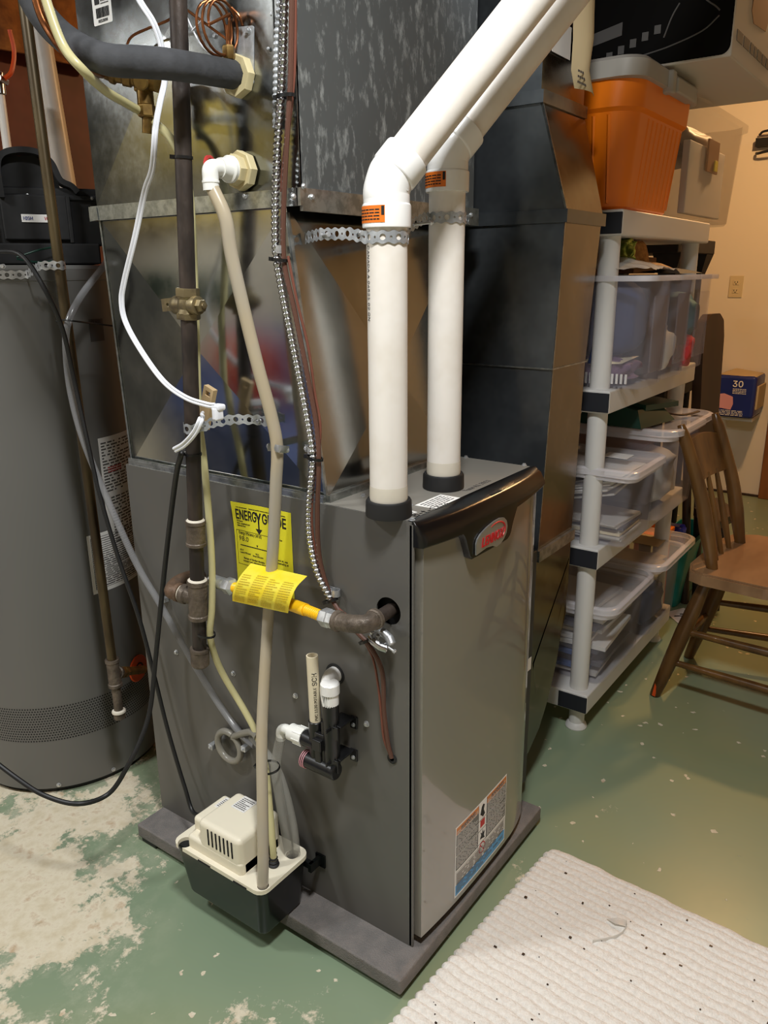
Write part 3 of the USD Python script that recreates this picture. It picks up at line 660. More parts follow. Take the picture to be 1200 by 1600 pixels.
# ================================================================== white plastic vent pipes
E45 = np.array([.547, -.374, .748])
def vent(c0, ztop, label, sticker_u, length, collar_z):
    c0 = np.array([*c0]); top = np.array([c0[0], c0[1], ztop])
    t = thing('vent_pipe', label, 'vent pipe', (c0[0], c0[1], ZT))
    put('straight_pipe', cyl((c0[0], c0[1], ZT+.004), top+[0, 0, .01], .0302, 40), 'pvc_white', t)
    put('rubber_collar', lathe([(.031, .0), (.0375, .0), (.0378, .004), (.0372, .024), (.0350, .0275), (.031, .0265)], (c0[0], c0[1], ZT+.0008), (0, 0, 1), 36, False), 'black_rubber', t)
    put('cement_ring', lathe([(.0304, 0), (.0309, .003), (.0306, .020), (.0303, .024)], (c0[0], c0[1], ZT+.027), (0, 0, 1), 32, False), 'pipe_dope', t)
    I = top+[0, 0, .062]
    el = put('elbow', cat_(lathe([(.0302, 0), (.0352, .0), (.0358, .002), (.0358, .030), (.0345, .0325), (.033, .0335)], top, (0, 0, 1), 40, False),
                           tube([top+[0, 0, .030], top+[0, 0, .040], I-[0, 0, .012], I+E45*.010, I+E45*.018], .0338, 40, 6, False),
                           lathe([(.033, 0), (.0345, .0015), (.0358, .004), (.0358, .032), (.0352, .034), (.0302, .034)], I+E45*.014, E45, 40, False)), 'pvc_fitting', t)
    put('mould_mark', lathe([(.0052, -.002), (.0052, .0008), (.0042, .0012), (.004, .0006)], I-[0, 0, .012]+.0337*np.array([.12, -.97, .1]), (.12, -.97, .1), 18), 'pvc_fitting', el)
    put('upper_pipe', cyl(I+E45*.040, I+E45*length, .0302, 40), 'pvc_white', t)
    # orange sticker wrapped on the lower socket
    dv = EYE[:2]-c0[:2]; a0 = math.atan2(dv[1], dv[0])
    an = np.linspace(a0-math.radians(96), a0-math.radians(4), 14); an = an[::-1] if sticker_u else an
    rings = []
    V = []
    for z in (.006, .029):
        V += [(c0[0]+.0362*math.cos(a), c0[1]+.0362*math.sin(a), top[2]+z) for a in an]
    n_ = len(an); F = [(j, j+1, n_+j+1, n_+j) for j in range(n_-1)]
    s = put('sticker', sheet(V, F, .0004, (0, 0, 0)) if False else trimesh.Trimesh(V, meshkit.arrays((np.array(V), np.array(F)))[1], process=False), 'orange_sticker', el)
    def wrap(mesh, lift):
        v = mesh.vertices; A0 = an[0]
        out = [(c0[0]+(.0364+lift+z)*math.cos(A0+(x/.036)*np.sign(an[-1]-an[0])), c0[1]+(.0364+lift+z)*math.sin(A0+(x/.036)*np.sign(an[-1]-an[0])), top[2]+y) for x, y, z in v]
        return trimesh.Trimesh(np.array(out), mesh.faces, process=False)
    pl = print_lines((.008, .0085, 0), (1, 0, 0), (0, 1, 0), .044, .017, 4, 11, .0002, .36)
    put('print', wrap(cat_(pl, ex(sbox(.001, .016, .005, .028), .0002)), .0), 'ink', s, smooth=False)
    return t, I
E_ = None
v1, I1 = vent((.0105, .0515), 1.322, 'front white vent pipe, nearer the camera, with an orange sticker on its elbow', True, 1.25, 0)
v2, I2 = vent((.2075, .0690), 1.385, 'rear white vent pipe, partly hidden behind the front one, with an orange sticker', True, 1.25, 0)
def pipe_text(s, h, c, r, az, ztop, parent, down=True):
    q = meshkit.text_mesh(s, h, .0003); v = q.vertices
    out = np.array([(c[0]+(r+z)*math.cos(az+(y-h/2)/r), c[1]+(r+z)*math.sin(az+(y-h/2)/r), ztop-x) for x, y, z in v])
    put('print', trimesh.Trimesh(out, q.faces, process=False), 'ink_grey', parent, smooth=False)
az = math.atan2(EYE[1]-.0515, EYE[0]-.0105)
pipe_text('CANADA A 04521 02 QN', .0065, (.0105, .0515), .0304, az-math.radians(64), 1.298, v1)

hs = thing('hanger_strap', 'perforated steel strap holding both white vent pipes at the coil case', 'strap', (.1, .05, 1.3))
c1, c2 = np.array([.0105, .0515]), np.array([.2075, .0690])
half = lambda c, z, n_=14: [(c[0]+.0318*math.cos(a), c[1]+.0318*math.sin(a), z) for a in np.radians(np.linspace(150, 375, n_))]
pth = [at(477, 372, y=.226), at(500, 366, y=.17), at(545, 365, y=.105)]+half(c1, 1.3085)
put('strap', strap(pth), 'zinc_dull', hs)
pth2 = [(.045, .0560, 1.312), (.09, .068, 1.326), (.15, .078, 1.343)]+half(c2, 1.345)+[(.33, .14, 1.345), tuple(at(738, 342, y=.212))]
put('strap', strap(pth2), 'zinc_dull', hs)
bolt = lambda p, d, r=.0042, l=.02: cat_(cyl(np.array(p)-np.array(d)*l/2, np.array(p)+np.array(d)*l/2, r*.55, 10), lathe([(r, 0), (r, r*.8), (r*.8, r)], np.array(p)+np.array(d)*l*.3, d, 6), lathe([(r*1.1, 0), (r*1.1, r*.3), (r*.6, r*.8), (0, r*.9)], np.array(p)-np.array(d)*l*.5, -np.array(d), 12))
put('bolt', bolt(at(562, 365, y=.083), (-.55, -.83, .05)), 'zinc', hs)
put('bolt', bolt(at(662, 349, y=.062), (.75, -.6, .1), l=.034), 'zinc', hs)
put('bolt', bolt(at(509, 367, y=.152), (-.4, -.9, 0)), 'zinc', hs)

# ================================================================== black iron gas pipe with its fittings
IX = -.07
A_, B_ = at(277, -40, x=IX), at(312.6, 1030, x=IX)
axd = (B_-A_)/np.linalg.norm(B_-A_)
def ip(v):
    """Point of the pipe's axis seen at picture row v."""
    q = at(277+(v/1030)*35.5, v, x=IX); return A_+axd*np.dot(q-A_, axd)
g = thing('gas_pipe', 'blackened iron gas pipe with a brass shut-off valve hanging before the coil case', 'gas pipe', tuple(ip(1035)*[1, 1, 1]))
put('pipe', cyl(A_-axd*(2.36-A_[2])/-axd[2], ip(462), .0134, 28), 'black_iron', g)
put('pipe', cyl(ip(490), ip(820), .0134, 28), 'black_iron', g)
put('pipe', cyl(ip(835), ip(915), .0134, 28), 'black_iron', g)
put('pipe', cyl(ip(955), ip(1020), .0134, 28), 'black_iron', g)
va = ip(450); Lv = np.linalg.norm(ip(499)-va); k_ = Lv/.049
vb = put('valve_body', cat_(lathe([(.0135, 0), (.0195, .0), (.0200, .003), (.0200, .0135), (.0185, .0150)], va, axd, 6, False), lathe([(.0185, .014), (.0168, .018), (.0175, .022), (.0185, .028), (.0165, .034), (.0185, .041)], va, axd, 24, False),
                            lathe([(.0185, .0405), (.0200, .0415), (.0200, Lv-.002), (.0190, Lv), (.0135, Lv)], va, axd, 6, False)), 'brass_dull', g)
vm_ = (ip(477)); hd = np.array([0, -1., .0])
put('valve_plug', cat_(lathe([(.0005, -.036), (.012, -.035), (.0155, -.030), (.0165, -.02), (.0150, -.008), (.0150, .01), (.0160, .020), (.0148, .0255), (.010, .027)], vm_, hd, 24), lathe([(.011, .024), (.011, .034), (.0095, .036), (.006, .0365)], vm_, hd, 6), lathe([(.005, .036), (.0045, .040), (0, .0405)], vm_, hd, 10)), 'brass_dull', g)
tb = sbox(-.013, -.010, .014, .011).difference(Point(0.002, 0).buffer(.0035))
put('valve_handle', plate(tb, vm_+[-.004, .045, 0], (0, -1, .08), (0, .08, 1), .004), 'brass_dull', g)
def band(p, r, l, seg=24): return lathe([(r*.86, 0), (r, .0008), (r*1.0, l-.0008), (r*.86, l)], p, axd, seg, False)
cpl = ip(813); Lc = np.linalg.norm(ip(852)-cpl)
put('coupling', lathe([(.0134, 0), (.0186, 0), (.0190, .002), (.0190, .006), (.0176, .0075), (.0176, Lc-.0075), (.0190, Lc-.006), (.0190, Lc-.001), (.018, Lc), (.0134, Lc)], cpl, axd, 28, False), 'iron_fitting', g)
put('thread_sealant', lathe([(.0135, -.0035), (.0160, -.001), (.0172, .0004), (.0135, .0005)], cpl, axd, 26, False), 'pipe_dope', g)
tp = ip(906); Lt = np.linalg.norm(ip(966)-tp)
tee = put('tee', lathe([(.0134, 0), (.0196, 0), (.0200, .002), (.0200, .008), (.0182, .010), (.0182, Lt-.010), (.0200, Lt-.008), (.0200, Lt-.001), (.019, Lt), (.0134, Lt)], tp, axd, 28, False), 'iron_fitting', g)
put('thread_sealant', lathe([(.0136, -.0030), (.0165, -.0015), (.0186, .0004), (.0136, .0006)], tp, axd, 26, False), 'pipe_dope', g)
tm = ip(934); bd_ = np.array([-.20, .975, .09]); bd_ /= np.linalg.norm(bd_)
put('tee_branch', lathe([(.0165, 0), (.0165, .024), (.0188, .026), (.0190, .036), (.0175, .037)], tm, bd_, 24), 'iron_fitting', g)
put('thread_sealant', lathe([(.0150, .0365), (.0170, .0372), (.0160, .040), (.0140, .040)], tm, bd_, 24, False), 'pipe_dope', g)
e0 = tm+bd_*.038; e1_ = tm+bd_*.060; fx = at(303, 903, x=-.022)
e2_ = np.array([-.024, e1_[1]+.002, e1_[2]+.008])
put('elbow', cat_(tube([e0, e0+bd_*.008, e1_, e1_*.5+e2_*.5+[-.004, .008, .002], e2_, e2_+[.004, -.014, .002]], [.0155]*41, 22, 8), lathe([(.0150, 0), (.0185, .001), (.0185, .008), (.016, .0095)], e0+bd_*.002, bd_, 22)), 'iron_rust', g)
cp_ = ip(1012); Lk = np.linalg.norm(ip(1040)-cp_)
put('cap', lathe([(.0134, 0), (.0186, 0), (.0192, .0015), (.0192, .006), (.0182, .0072), (.0180, Lk-.004), (.0150, Lk), (0, Lk+.001)], cp_, axd, 28), 'iron_fitting', g)
sp = thing('pipe_strap', 'perforated steel strap fixing the black iron pipe to the coil case', 'strap', tuple(ip(665)))
q0 = ip(668); uu_, ww_, _ = frame_of(axd)
rg = [tuple(q0+.0146*np.array([math.cos(a), math.sin(a), 0])) for a in np.radians(np.linspace(60, 290, 14))]
put('strap', strap(rg+[tuple(at(330, 661, x=-.055)), tuple(at(365, 655, x=-.038)), tuple(at(404, 656, x=-.014)), tuple(at(423, 660, x=-.013))]), 'zinc_dull', sp)
put('bolt', bolt(at(319, 664, x=-.06), (-.9, -.3, .2)), 'zinc', sp)
put('screw', screw(at(397, 656, x=-.016), (-1, 0, 0)), 'zinc', sp)
put('screw', screw(at(405, 659, x=-.013), (-1, 0, 0)), 'zinc', sp)
for v, lab in ((246, 'black cable tie high on the iron pipe, below the foam-insulated line'), (709, 'black cable tie on the iron pipe just below the perforated strap')):
    single('cable_tie', zip_tie(ip(v), axd, .0137, .0137, (-.6, .75, 0)), 'black_plastic', lab, 'cable tie')

# ================================================================== yellow flexible gas connector
fc = thing('gas_connector', 'yellow corrugated gas connector between the iron tee and the furnace elbow', 'gas connector', (-.05, .25, .69))
f0 = at(349, 913, x=-.036); f1 = at(505, 963, x=-.055)
path = [at(362, 917, x=-.038), at(400, 926, x=-.046), at(450, 943, x=-.053), at(478, 953, x=-.056), at(506, 964, x=-.057)]
put('hose', corrugated(path, .0100, .0038, .0014, 18), 'gas_yellow', fc)
put('sleeve', tube(path[2:4], .0112, 18, 6), 'gas_yellow', fc)
dn = path[0]-at(335, 908, x=-.033); dn /= np.linalg.norm(dn)
put('hex_nut', cat_(lathe([(.010, -.012), (.0155, -.012), (.0165, -.010), (.0165, .006), (.0150, .008), (.0105, .012)], path[0]-dn*.004, dn, 6), cyl(path[0]-dn*.060, path[0]-dn*.012, .0125, 18)), 'zinc', fc)
d2 = at(545, 975, x=-.062)-path[-1]; d2 /= np.linalg.norm(d2)
put('hex_nut', cat_(lathe([(.0105, -.004), (.0150, -.003), (.0165, 0), (.0165, .014), (.0150, .016)], path[-1], d2, 6), lathe([(.0120, .015), (.0155, .016), (.0155, .027), (.013, .028)], path[-1], d2, 6), cyl(path[-1]+d2*.02, path[-1]+d2*.034, .0125, 18)), 'zinc', fc)
put('thread_sealant', lathe([(.0118, .030), (.0140, .0305), (.0140, .033), (.0118, .0335)], path[-1], d2, 20, False), 'pipe_dope', fc)
ge = thing('gas_elbow', 'grey iron elbow and nipple entering the upper round hole of the furnace side', 'pipe fitting', (-.06, .06, .70))
hc = holes[0][0]; k0 = path[-1]+d2*.034
put('nipple', cyl(hc+[.03, 0, 0], hc+[-.043, 0, -.001], .0118, 24), 'black_iron', ge)
put('elbow', cat_(tube([k0-d2*.004, k0+d2*.012, np.array([-.064, .062, .7165]), hc+[-.058, .003, -.001], hc+[-.036, 0, -.0005]], .0152, 24, 8), lathe([(.014, 0), (.0180, .001), (.0180, .007), (.0155, .009)], k0-d2*.005, d2, 22), lathe([(.014, 0), (.0178, .001), (.0178, .007), (.0155, .009)], hc+[-.034, 0, 0], (-1, 0, 0), 22)), 'iron_fitting', ge)
# the tag folded over the connector
c_ = [at(u, v, x=x) for u, v, x in ((392, 880, -.020), (480, 900, -.022), (374, 902, -.060), (463, 918, -.064), (364, 925, -.070), (453, 942, -.076), (363, 939, -.064), (450, 958, -.068))]
lft, rgt = spline(c_[0::2], 6), spline(c_[1::2], 6)
n_ = len(lft); mcol = 9
def tagpt(a, b): i = b*(n_-1); return np.array([np.interp(i, range(n_), lft[:, k]) for k in range(3)])*(1-a)+np.array([np.interp(i, range(n_), rgt[:, k]) for k in range(3)])*a
V = [tagpt(a, b) for b in np.linspace(0, 1, n_) for a in np.linspace(0, 1, mcol)]
F = [(i*mcol+j, i*mcol+j+1, (i+1)*mcol+j+1, (i+1)*mcol+j) for i in range(n_-1) for j in range(mcol-1)]
tg = thing('warning_tag', 'bent yellow paper tag with grey print folded over the gas connector', 'tag', tuple(tagpt(.5, .7)))
put('sheet', sheet(V, F, .0008, (.5, .2, -.6)), 'tag_yellow', tg)
def on_tag(mesh, lift=.0008):
    out = []
    for x, y, z in mesh.vertices:
        a, b = np.clip(x, 0, 1), np.clip(1-y, 0, 1); p_ = tagpt(a, b); du = tagpt(min(a+.02, 1), b)-tagpt(max(a-.02, 0), b); dv = tagpt(a, min(b+.02, 1))-tagpt(a, max(b-.02, 0))
        n2 = np.cross(du, dv); n2 /= np.linalg.norm(n2); n2 = n2 if n2@(EYE-p_) > 0 else -n2
        out.append(p_+n2*lift)
    return trimesh.Trimesh(np.array(out), mesh.faces, process=False)
blk = []
for k in range(4):
    q = print_lines((0, 0, 0), (1, 0, 0), (0, 1, 0), .19, .72, 15, 20+k, .0001, .42); q.vertices[:, 2] = 0; q.apply_translation([.04+.24*k, .04+(.03 if k == 1 else 0), 0]); blk.append(q)
mat('ink_olive', (206, 180, 46), .7)
put('print', on_tag(cat_(blk)), 'ink_olive', tg, smooth=False)

# ================================================================== drain fitting of the coil and the milky drain hose
dc = at(385, 268, x=-.0)
df = thing('drain_fitting', 'white nylon elbow with tan hexagonal collars on the left side of the supply duct', 'pipe fitting', tuple(dc))
hexp = lambda r, l, d0: lathe([(r*.7, d0), (r*.97, d0), (r, d0+.002), (r, d0+l-.002), (r*.95, d0+l), (r*.6, d0+l)], dc, (-1, 0, 0), 8, False)
put('hex_collar', hexp(.030, .016, .004), 'grommet_tan', df); put('hex_collar', hexp(.0235, .014, .020), 'grommet_tan', df)
put('adapter', lathe([(.012, .034), (.0205, .034), (.0205, .040), (.017, .042), (.015, .058)], dc, (-1, 0, 0), 24), 'nylon_white', df)
ec = dc+[-.072, 0, .0]
put('elbow', cat_(tube([dc+[-.04, 0, 0], dc+[-.060, 0, 0], ec+[-.004, 0, -.003], ec+[-.006, 0, -.018], ec+[-.006, 0, -.034]], .0125, 20, 8), lathe([(.0135, 0), (.0135, .003), (.0128, .0035)], ec+[-.006, 0, -.020], (0, 0, -1), 20)), 'nylon_white', df)
put('red_ring', lathe([(.0125, 0), (.0165, .0), (.0165, .004), (.0125, .004)], ec+[.006, .010, .002], (-.3, .95, 0), 20, False), 'ink_red', df)
hp = [ec+[-.006, 0, -.026]]+[at(u, v, x=x) for u, v, x in ((352, 340, -.072), (362, 400, -.066), (385, 500, -.052), (405, 580, -.042), (424, 650, -.032), (433, 700, -.028), (431, 760, -.028), (427, 850, -.026), (420, 950, -.026), (413, 1060, -.050), (409, 1150, -.080), (410, 1250, -.112), (411, 1340, -.134), (410.5, 1384, -.141))]
single('drain_hose', tube(hp, .0106, 18, 8), 'hose_milky', 'thick milky drain hose from the white elbow down to the pump', 'hose')
hcl = thing('hose_clamp', 'steel clamp with two screws holding the milky hose to the coil case', 'clamp', tuple(at(433, 702, x=-.028)))
put('band', tube([at(418, 699, x=-.014), at(424, 699, x=-.030), at(434, 701, x=-.040), at(443, 702, x=-.030), at(450, 703, x=-.013)], .0065, 4, 6, oval=(.25, 1)), 'zinc', hcl)
for u, v in ((420, 697), (449, 703)): put('screw', screw(at(u, v, x=-.015), (-1, 0, 0), .0034), 'zinc', hcl)

# ================================================================== condensate pump
px0, px1, py0, py1, pz0, pz1 = -.158, -.026, .226, .470, .0475, .160
cpm = thing('condensate_pump', 'cream topped condensate pump with a black tank beside the furnace', 'pump', (-.09, .345, pz0))
ri = lambda i, z, r=.018: rrect(px0+i, px1-i*.3, py0+i, py1-i, z, r)
put('tank', grid_tube([ri(.016, pz0, .014), ri(.013, pz0+.006), ri(.002, pz1-.012), ri(.001, pz1)]), 'pump_tank', cpm)
def P2(z): return [at(290, 1316, z=z), at(411, 1384, z=z), at(457, 1335, z=z)]
lidp = Polygon(rrect(px0-.003, px1+.003, py0-.003, py1+.003, 0, .020)[:, :2])
hp_, hr_ = P2(pz1+.009), (.0155, .0108, .0125)
for q, r in zip(hp_, hr_): lidp = lidp.difference(Point(q[0], q[1]).buffer(r, 10))
put('lid', on_plane(ex(lidp, .009), (0, 0, pz1), (1, 0, 0), (0, 1, 0)), 'pump_cream', cpm)
put('tank_inside', bx(px0+.006, px1-.006, py0+.006, py1-.006, pz1-.002, pz1+.001), 'inside_dark', cpm)
hz = pz1+.008
def rb(x0, x1, y0, y1, z0, z1, r=.010): return rbx(x0, x1, y0, y1, z0, z1, r, 2)
put('motor_cover', cat_(rb(-.150, -.038, .285, .402, hz-.01, .246, .012), rb(-.128, -.040, .38, .442, hz-.01, .222, .009), rb(-.1505, -.042, .285, .436, hz-.01, .196, .008)), 'pump_cream', cpm, smooth=40)
for k in range(7): put('vent_slot', rbx(-.1512, -.1478, .3715-.0108*k-.0018, .3715-.0108*k+.0018, .200, .236, .0008), 'inside_dark', cpm)
for y in (.262, .36): put('lid_clip', bx(px0-.0045, px0-.002, y, y+.034, pz1+.001, pz1+.0035), 'inside_dark', cpm)
lbl = put('label', on_plane(ex(sbox(0, 0, .036, .040), .0004), (-.085, .375, .2462), SX, (1, 0, 0)), 'paper_white', cpm)
put('print', print_lines((-.082, .372, .2467), SX, (1, 0, 0), .030, .033, 7, 31, .0002, .45), 'ink_grey', lbl)
lbl = put('label', on_plane(ex(sbox(0, 0, .030, .034), .0004), (-.082, .428, .2222), SX, (1, 0, 0)), 'paper_white', cpm)
put('print', print_lines((-.079, .425, .2227), SX, (1, 0, 0), .024, .027, 6, 32, .0002, .45), 'ink_grey', lbl)
put('bracket', cat_(bx(-.034, -.024, .214, .240, .137, .150), bx(-.036, -.001, .212, .220, .132, .150), bx(-.0045, -.0005, .204, .227, .124, .152)), 'pump_tank', cpm)
fz = at(428, 1352, z=pz1+.009)
put('barbed_fitting', lathe([(.010, 0), (.011, .004), (.008, .006), (.0095, .010), (.0065, .013), (.0085, .018), (.006, .022), (.0075, .028), (.0055, .032)], fz, (0, 0, 1), 18), 'black_rubber', cpm)

# ================================================================== condensate trap on the furnace side
TX = -.040
tr = thing('condensate_trap', 'black plastic condensate trap bracketed to the furnace side', 'trap', tuple(at(500, 1195, x=-.02)))
a0 = at(493, 1128, x=TX); a1 = at(496, 1190, x=TX); b0 = at(517, 1092, x=TX); b1 = at(519, 1200, x=TX)
b0[1] = b1[1] = (b0[1]+b1[1])/2; a0[1] = a1[1] = (a0[1]+a1[1])/2
hd0, hd1 = at(474, 1183, x=TX-.006), at(527, 1207, x=TX-.006); hd1[2] = hd0[2] = (hd0[2]+hd1[2])/2
put('body', cat_(cyl(a1, a0+[0, 0, .004], .0135, 24, bevel=.001), cyl(b1-[0, 0, .01], b0+[0, 0, .02], .0150, 24, bevel=.001), cyl(hd0, hd1, .0155, 24, bevel=.002),
                 rbx(TX-.012, TX+.010, b1[1], a1[1], a1[2]-.006, a1[2]+.07, .002), rbx(TX-.020, TX-.008, a0[1]-.026, a0[1]-.006, a0[2]-.045, a0[2]-.022, .002), rbx(TX-.016, TX-.006, a0[1]-.022, a0[1]-.008, a0[2]-.08, a0[2]-.045, .002)), 'black_plastic', tr, smooth=35)
sp0 = at(476, 1152, x=TX); sp0[1] = a0[1]+.012
put('side_port', cyl(sp0+[0, .02, -.0], (TX, a0[1], sp0[2]), .0150, 24, bevel=.001), 'black_plastic', tr)
for v in (1136, 1187):
    c = at(541, v, x=TX*.5)
    put('bracket', cat_(rbx(-.044, -.002, c[1]-.006, c[1]+.026, c[2]+.010, c[2]+.0135, .001), rbx(-.0045, -.0005, c[1]-.012, c[1]+.004, c[2]-.010, c[2]+.014, .001), rbx(-.050, -.046, c[1]-.004, c[1]+.034, c[2]-.012, c[2]+.0135, .001), rbx(-.066, -.046, c[1]+.008, c[1]+.011, c[2]+.006, c[2]+.013, .001)), 'black_plastic', tr)
    put('screw', screw(np.array([-.0045, c[1]-.004, c[2]-.002]), (-1, 0, 0), .003), 'zinc', tr)
for k in range(3):
    dh = (hd1-hd0)/np.linalg.norm(hd1-hd0)
    put('pink_band', tube(arc(hd0+dh*(.004+.004*k), (1, 0, 0), (0, 0, 1), .0163, 0, 2*math.pi, 25), .0009, 6, smooth=False), 'pink', tr)
vs = thing('vent_stub', 'short cream plastic pipe standing open in the condensate trap', 'pipe', tuple(a0))
s1 = at(487.5, 1024, x=TX); s0 = a0+[0, 0, -.004]
put('pipe', pipe(s0, s1, .0107, .0024, 28), 'pvc_cream', vs)
dsx = (s1-s0)/np.linalg.norm(s1-s0); azs = math.atan2(EYE[1]-a0[1], EYE[0]-a0[0])
def stub_text(s, h, t0):
    q = meshkit.text_mesh(s, h, .0003); r_ = .0109; out = []
    for x, y, z in q.vertices:
        a = azs+math.radians(10)-(y-h/2)/r_; c = s0+dsx*(t0+x); out.append(c+np.array([math.cos(a)*(r_+z), math.sin(a)*(r_+z), 0]))
    return trimesh.Trimesh(np.array(out), q.faces, process=False)
Ls = np.linalg.norm(s1-s0)
m1 = meshkit.text_mesh('PVC 1120 POTABLE', .0062, .0003); wq = m1.bounds[1, 0]
put('print', stub_text('PVC 1120 POTABLE', .0050, .012), 'ink', vs, smooth=False)
put('print', stub_text('SCH', .0088, .082), 'ink', vs, smooth=False)
we = thing('white_elbow', 'white plastic elbow joining the condensate trap to the lower round hole', 'pipe fitting', tuple(b0))
hcc = holes[1][0]
put('elbow', cat_(tube([hcc+[.012, 0, 0], hcc+[-.004, 0, 0]]+[(1-t)**2*(hcc+[-.010, 0, 0])+2*t*(1-t)*np.array([TX, b0[1]*.5+hcc[1]*.5, hcc[2]])+t*t*np.array([TX, b0[1], hcc[2]-.034]) for t in np.linspace(0, 1, 9)]+[np.array([TX, b0[1], b0[2]+.016])], .0150, 26, 4),
                  lathe([(.015, 0), (.0172, .0005), (.0172, .018), (.015, .020)], np.array([TX, b0[1], b0[2]+.012]), (0, 0, 1), 26)), 'pvc_fitting', we, smooth=40)
wa = thing('hose_adapter', 'white threaded nylon adapter on the left port of the condensate trap', 'pipe fitting', tuple(sp0))
w0, w1 = sp0+[0, .016, 0], at(438, 1141, x=TX); w1[2] = sp0[2]
put('coupling', lathe([(.012, 0), (.0168, .0), (.0172, .001), (.0172, .020), (.0160, .022), (.0160, .034), (.0120, .036)], w0, (0, 1, 0), 26), 'nylon_white', wa)
put('ridges', cat_([bx(-.0008, .0008, 0, .02, .0165, .0182).apply_transform(trimesh.transformations.rotation_matrix(a, (0, 1, 0))).apply_translation(w0) for a in np.linspace(0, 2*math.pi, 9)[:-1]]), 'nylon_white', wa)
we1 = w0+[0, .036, 0]
put('elbow', tube([we1-[0, .002, 0], we1+[0, .014, 0], we1+[0, .024, -.008], we1+[0, .025, -.026]], .0095, 18, 8), 'nylon_white', wa)
h2p = [we1+[0, .025, -.020]]+[at(u, v, x=x) for u, v, x in ((431, 1195, -.052), (436, 1240, -.056), (445, 1290, -.056), (452, 1332, -.053), (454, 1345, -.050))]
single('clear_hose', tube(h2p, .0098, 16, 8), 'hose_clear', 'clear hose dropping from the white nylon adapter into the pump', 'hose')
h3p = [at(u, v, x=x) for u, v, x in ((394, 1152, -.014), (412, 1172, -.030), (432, 1200, -.036), (448, 1245, -.040), (459, 1295, -.044), (463, 1335, -.046), (463, 1346, -.046))]
single('clear_hose', tube(h3p, .0082, 16, 8), 'hose_clear', 'clear hose curving outermost on the right into the back hole of the pump', 'hose')

# loop of hose clipped flat on the furnace
lc = at(358, 1166, x=-.014)
lp = thing('hose_loop', 'small ring of milky hose clipped flat against the lower furnace side', 'hose', tuple(lc))
ring_ = arc(lc, SX, (0, 0, 1), .0335, math.radians(-292), math.radians(62), 44)
put('hose', tube(np.vstack([ring_, [at(392, 1143, x=-.022)], [at(402, 1152, x=-.030)]]), .0072, 14, 2), 'hose_grey', lp)
for u, v, s in ((336, 1163, 1), (387, 1166, -1)):
    c = at(u, v, x=-.010)
    put('clip', cat_(rbx(-.024, -.001, c[1]-.006, c[1]+.006, c[2]-.006, c[2]+.006, .001), screw(c+[-.014, 0, 0], (-1, 0, 0), .003)), 'zinc', lp)

# tubing and cords
pts = [(62, -40, -.26), (72, 0, -.258), (98, 70, -.250), (130, 110, -.236), (165, 142, -.170), (200, 163, -.10), (230, 182, -.055), (272, 224, -.045), (296, 300, -.040), (305, 480, -.036), (310, 640, -.036), (318, 715, -.036), (325, 790, -.036), (331, 880, -.045), (331, 950, -.056), (328, 990, -.060), (336, 1025, -.044), (352, 1060, -.028), (382, 1110, -.022), (402, 1150, -.026), (415, 1200, -.052), (422, 1270, -.076), (427, 1325, -.090), (428, 1345, -.0915)]
hy = [at(u, v, x=x) for u, v, x in pts]; hy = rise(hy[0], .02, .30)+hy; hy[-1] = fz+[0, 0, .012]; hy[-2] = fz+[0, 0, .045]
single('pump_tube', tube(hy, .0066, 14, 8), 'hose_yellow', 'yellowed narrow pump tube running up behind the black iron pipe', 'hose')
single('cable_tie', zip_tie((ip(992)+at(328, 986, x=-.060))/2, axd, .0235, .0150, (0, 1, 0)), 'black_plastic', 'black cable tie joining the iron pipe and the yellowed tube above the pipe cap', 'cable tie')
single('cable_tie', zip_tie(at(419, 1199, x=-.072), (.25, -.1, -1), .0232, .0165, (-.25, .97, 0)), 'black_plastic', 'black cable tie around the hoses just above the pump', 'cable tie')
hz_ = [at(u, v, x=x) for u, v, x in ((182, 385, .14), (165, 412, .10), (125, 465, .02), (105, 510, -.02), (104, 560, -.03), (112, 620, -.03), (131, 690, -.03), (168, 780, -.026), (213, 880, -.020), (249, 942, -.016), (300, 1032, -.012), (340, 1097, -.012), (375, 1145, -.014), (398, 1165, -.022))]
single('clear_tube', tube(hz_, .0072, 14, 8), 'hose_smoke', 'smoky clear tube sweeping from the water heater down across the furnace side', 'hose')
tc_ = at(253, 937, x=-.012)
tcl = thing('tube_clip', 'small steel clip with a screw holding the smoky tube to the furnace', 'clamp', tuple(tc_))
put('band', on_plane(rbx(-.004, .016, -.005, .005, 0, .012, .001), tc_+[.010, .006, 0], SX, SZ), 'zinc', tcl)
put('screw', screw(at(254, 935, x=-.003), (-1, 0, 0), .0036), 'zinc', tcl)
bc = [at(u, v, x=x) for u, v, x in ((-30, 395, -.10), (0, 393, -.10), (35, 400, -.10), (70, 452, -.09), (97, 512, -.06), (113, 580, -.04), (128, 650, -.035), (155, 770, -.035), (185, 872, -.03), (218, 968, -.026), (242, 1060, -.024), (262, 1140, -.026), (288, 1228, -.034), (305, 1272, -.045))]
bc.append(np.array([-.06, .446, .20]))
single('power_cord', tube(bc, .0046, 10, 8), 'cord_black', 'black power cord from the heater top down the furnace edge to the pump', 'cord')
bc2 = [at(u, v, x=x) for u, v, x in ((284, 706, -.085), (282, 714, -.088), (275, 745, -.075), (264, 830, -.05), (254, 920, -.045), (243, 1030, -.055), (235, 1105, -.08), (222, 1150, -.11), (200, 1196, -.15), (170, 1240, -.19), (122, 1256, -.25), (70, 1243, -.28), (25, 1215, -.30), (-40, 1165, -.32))]
single('power_cord', tube(bc2, .0050, 10, 8), 'cord_black', 'thick black power cord looping in front of the water heater', 'cord')
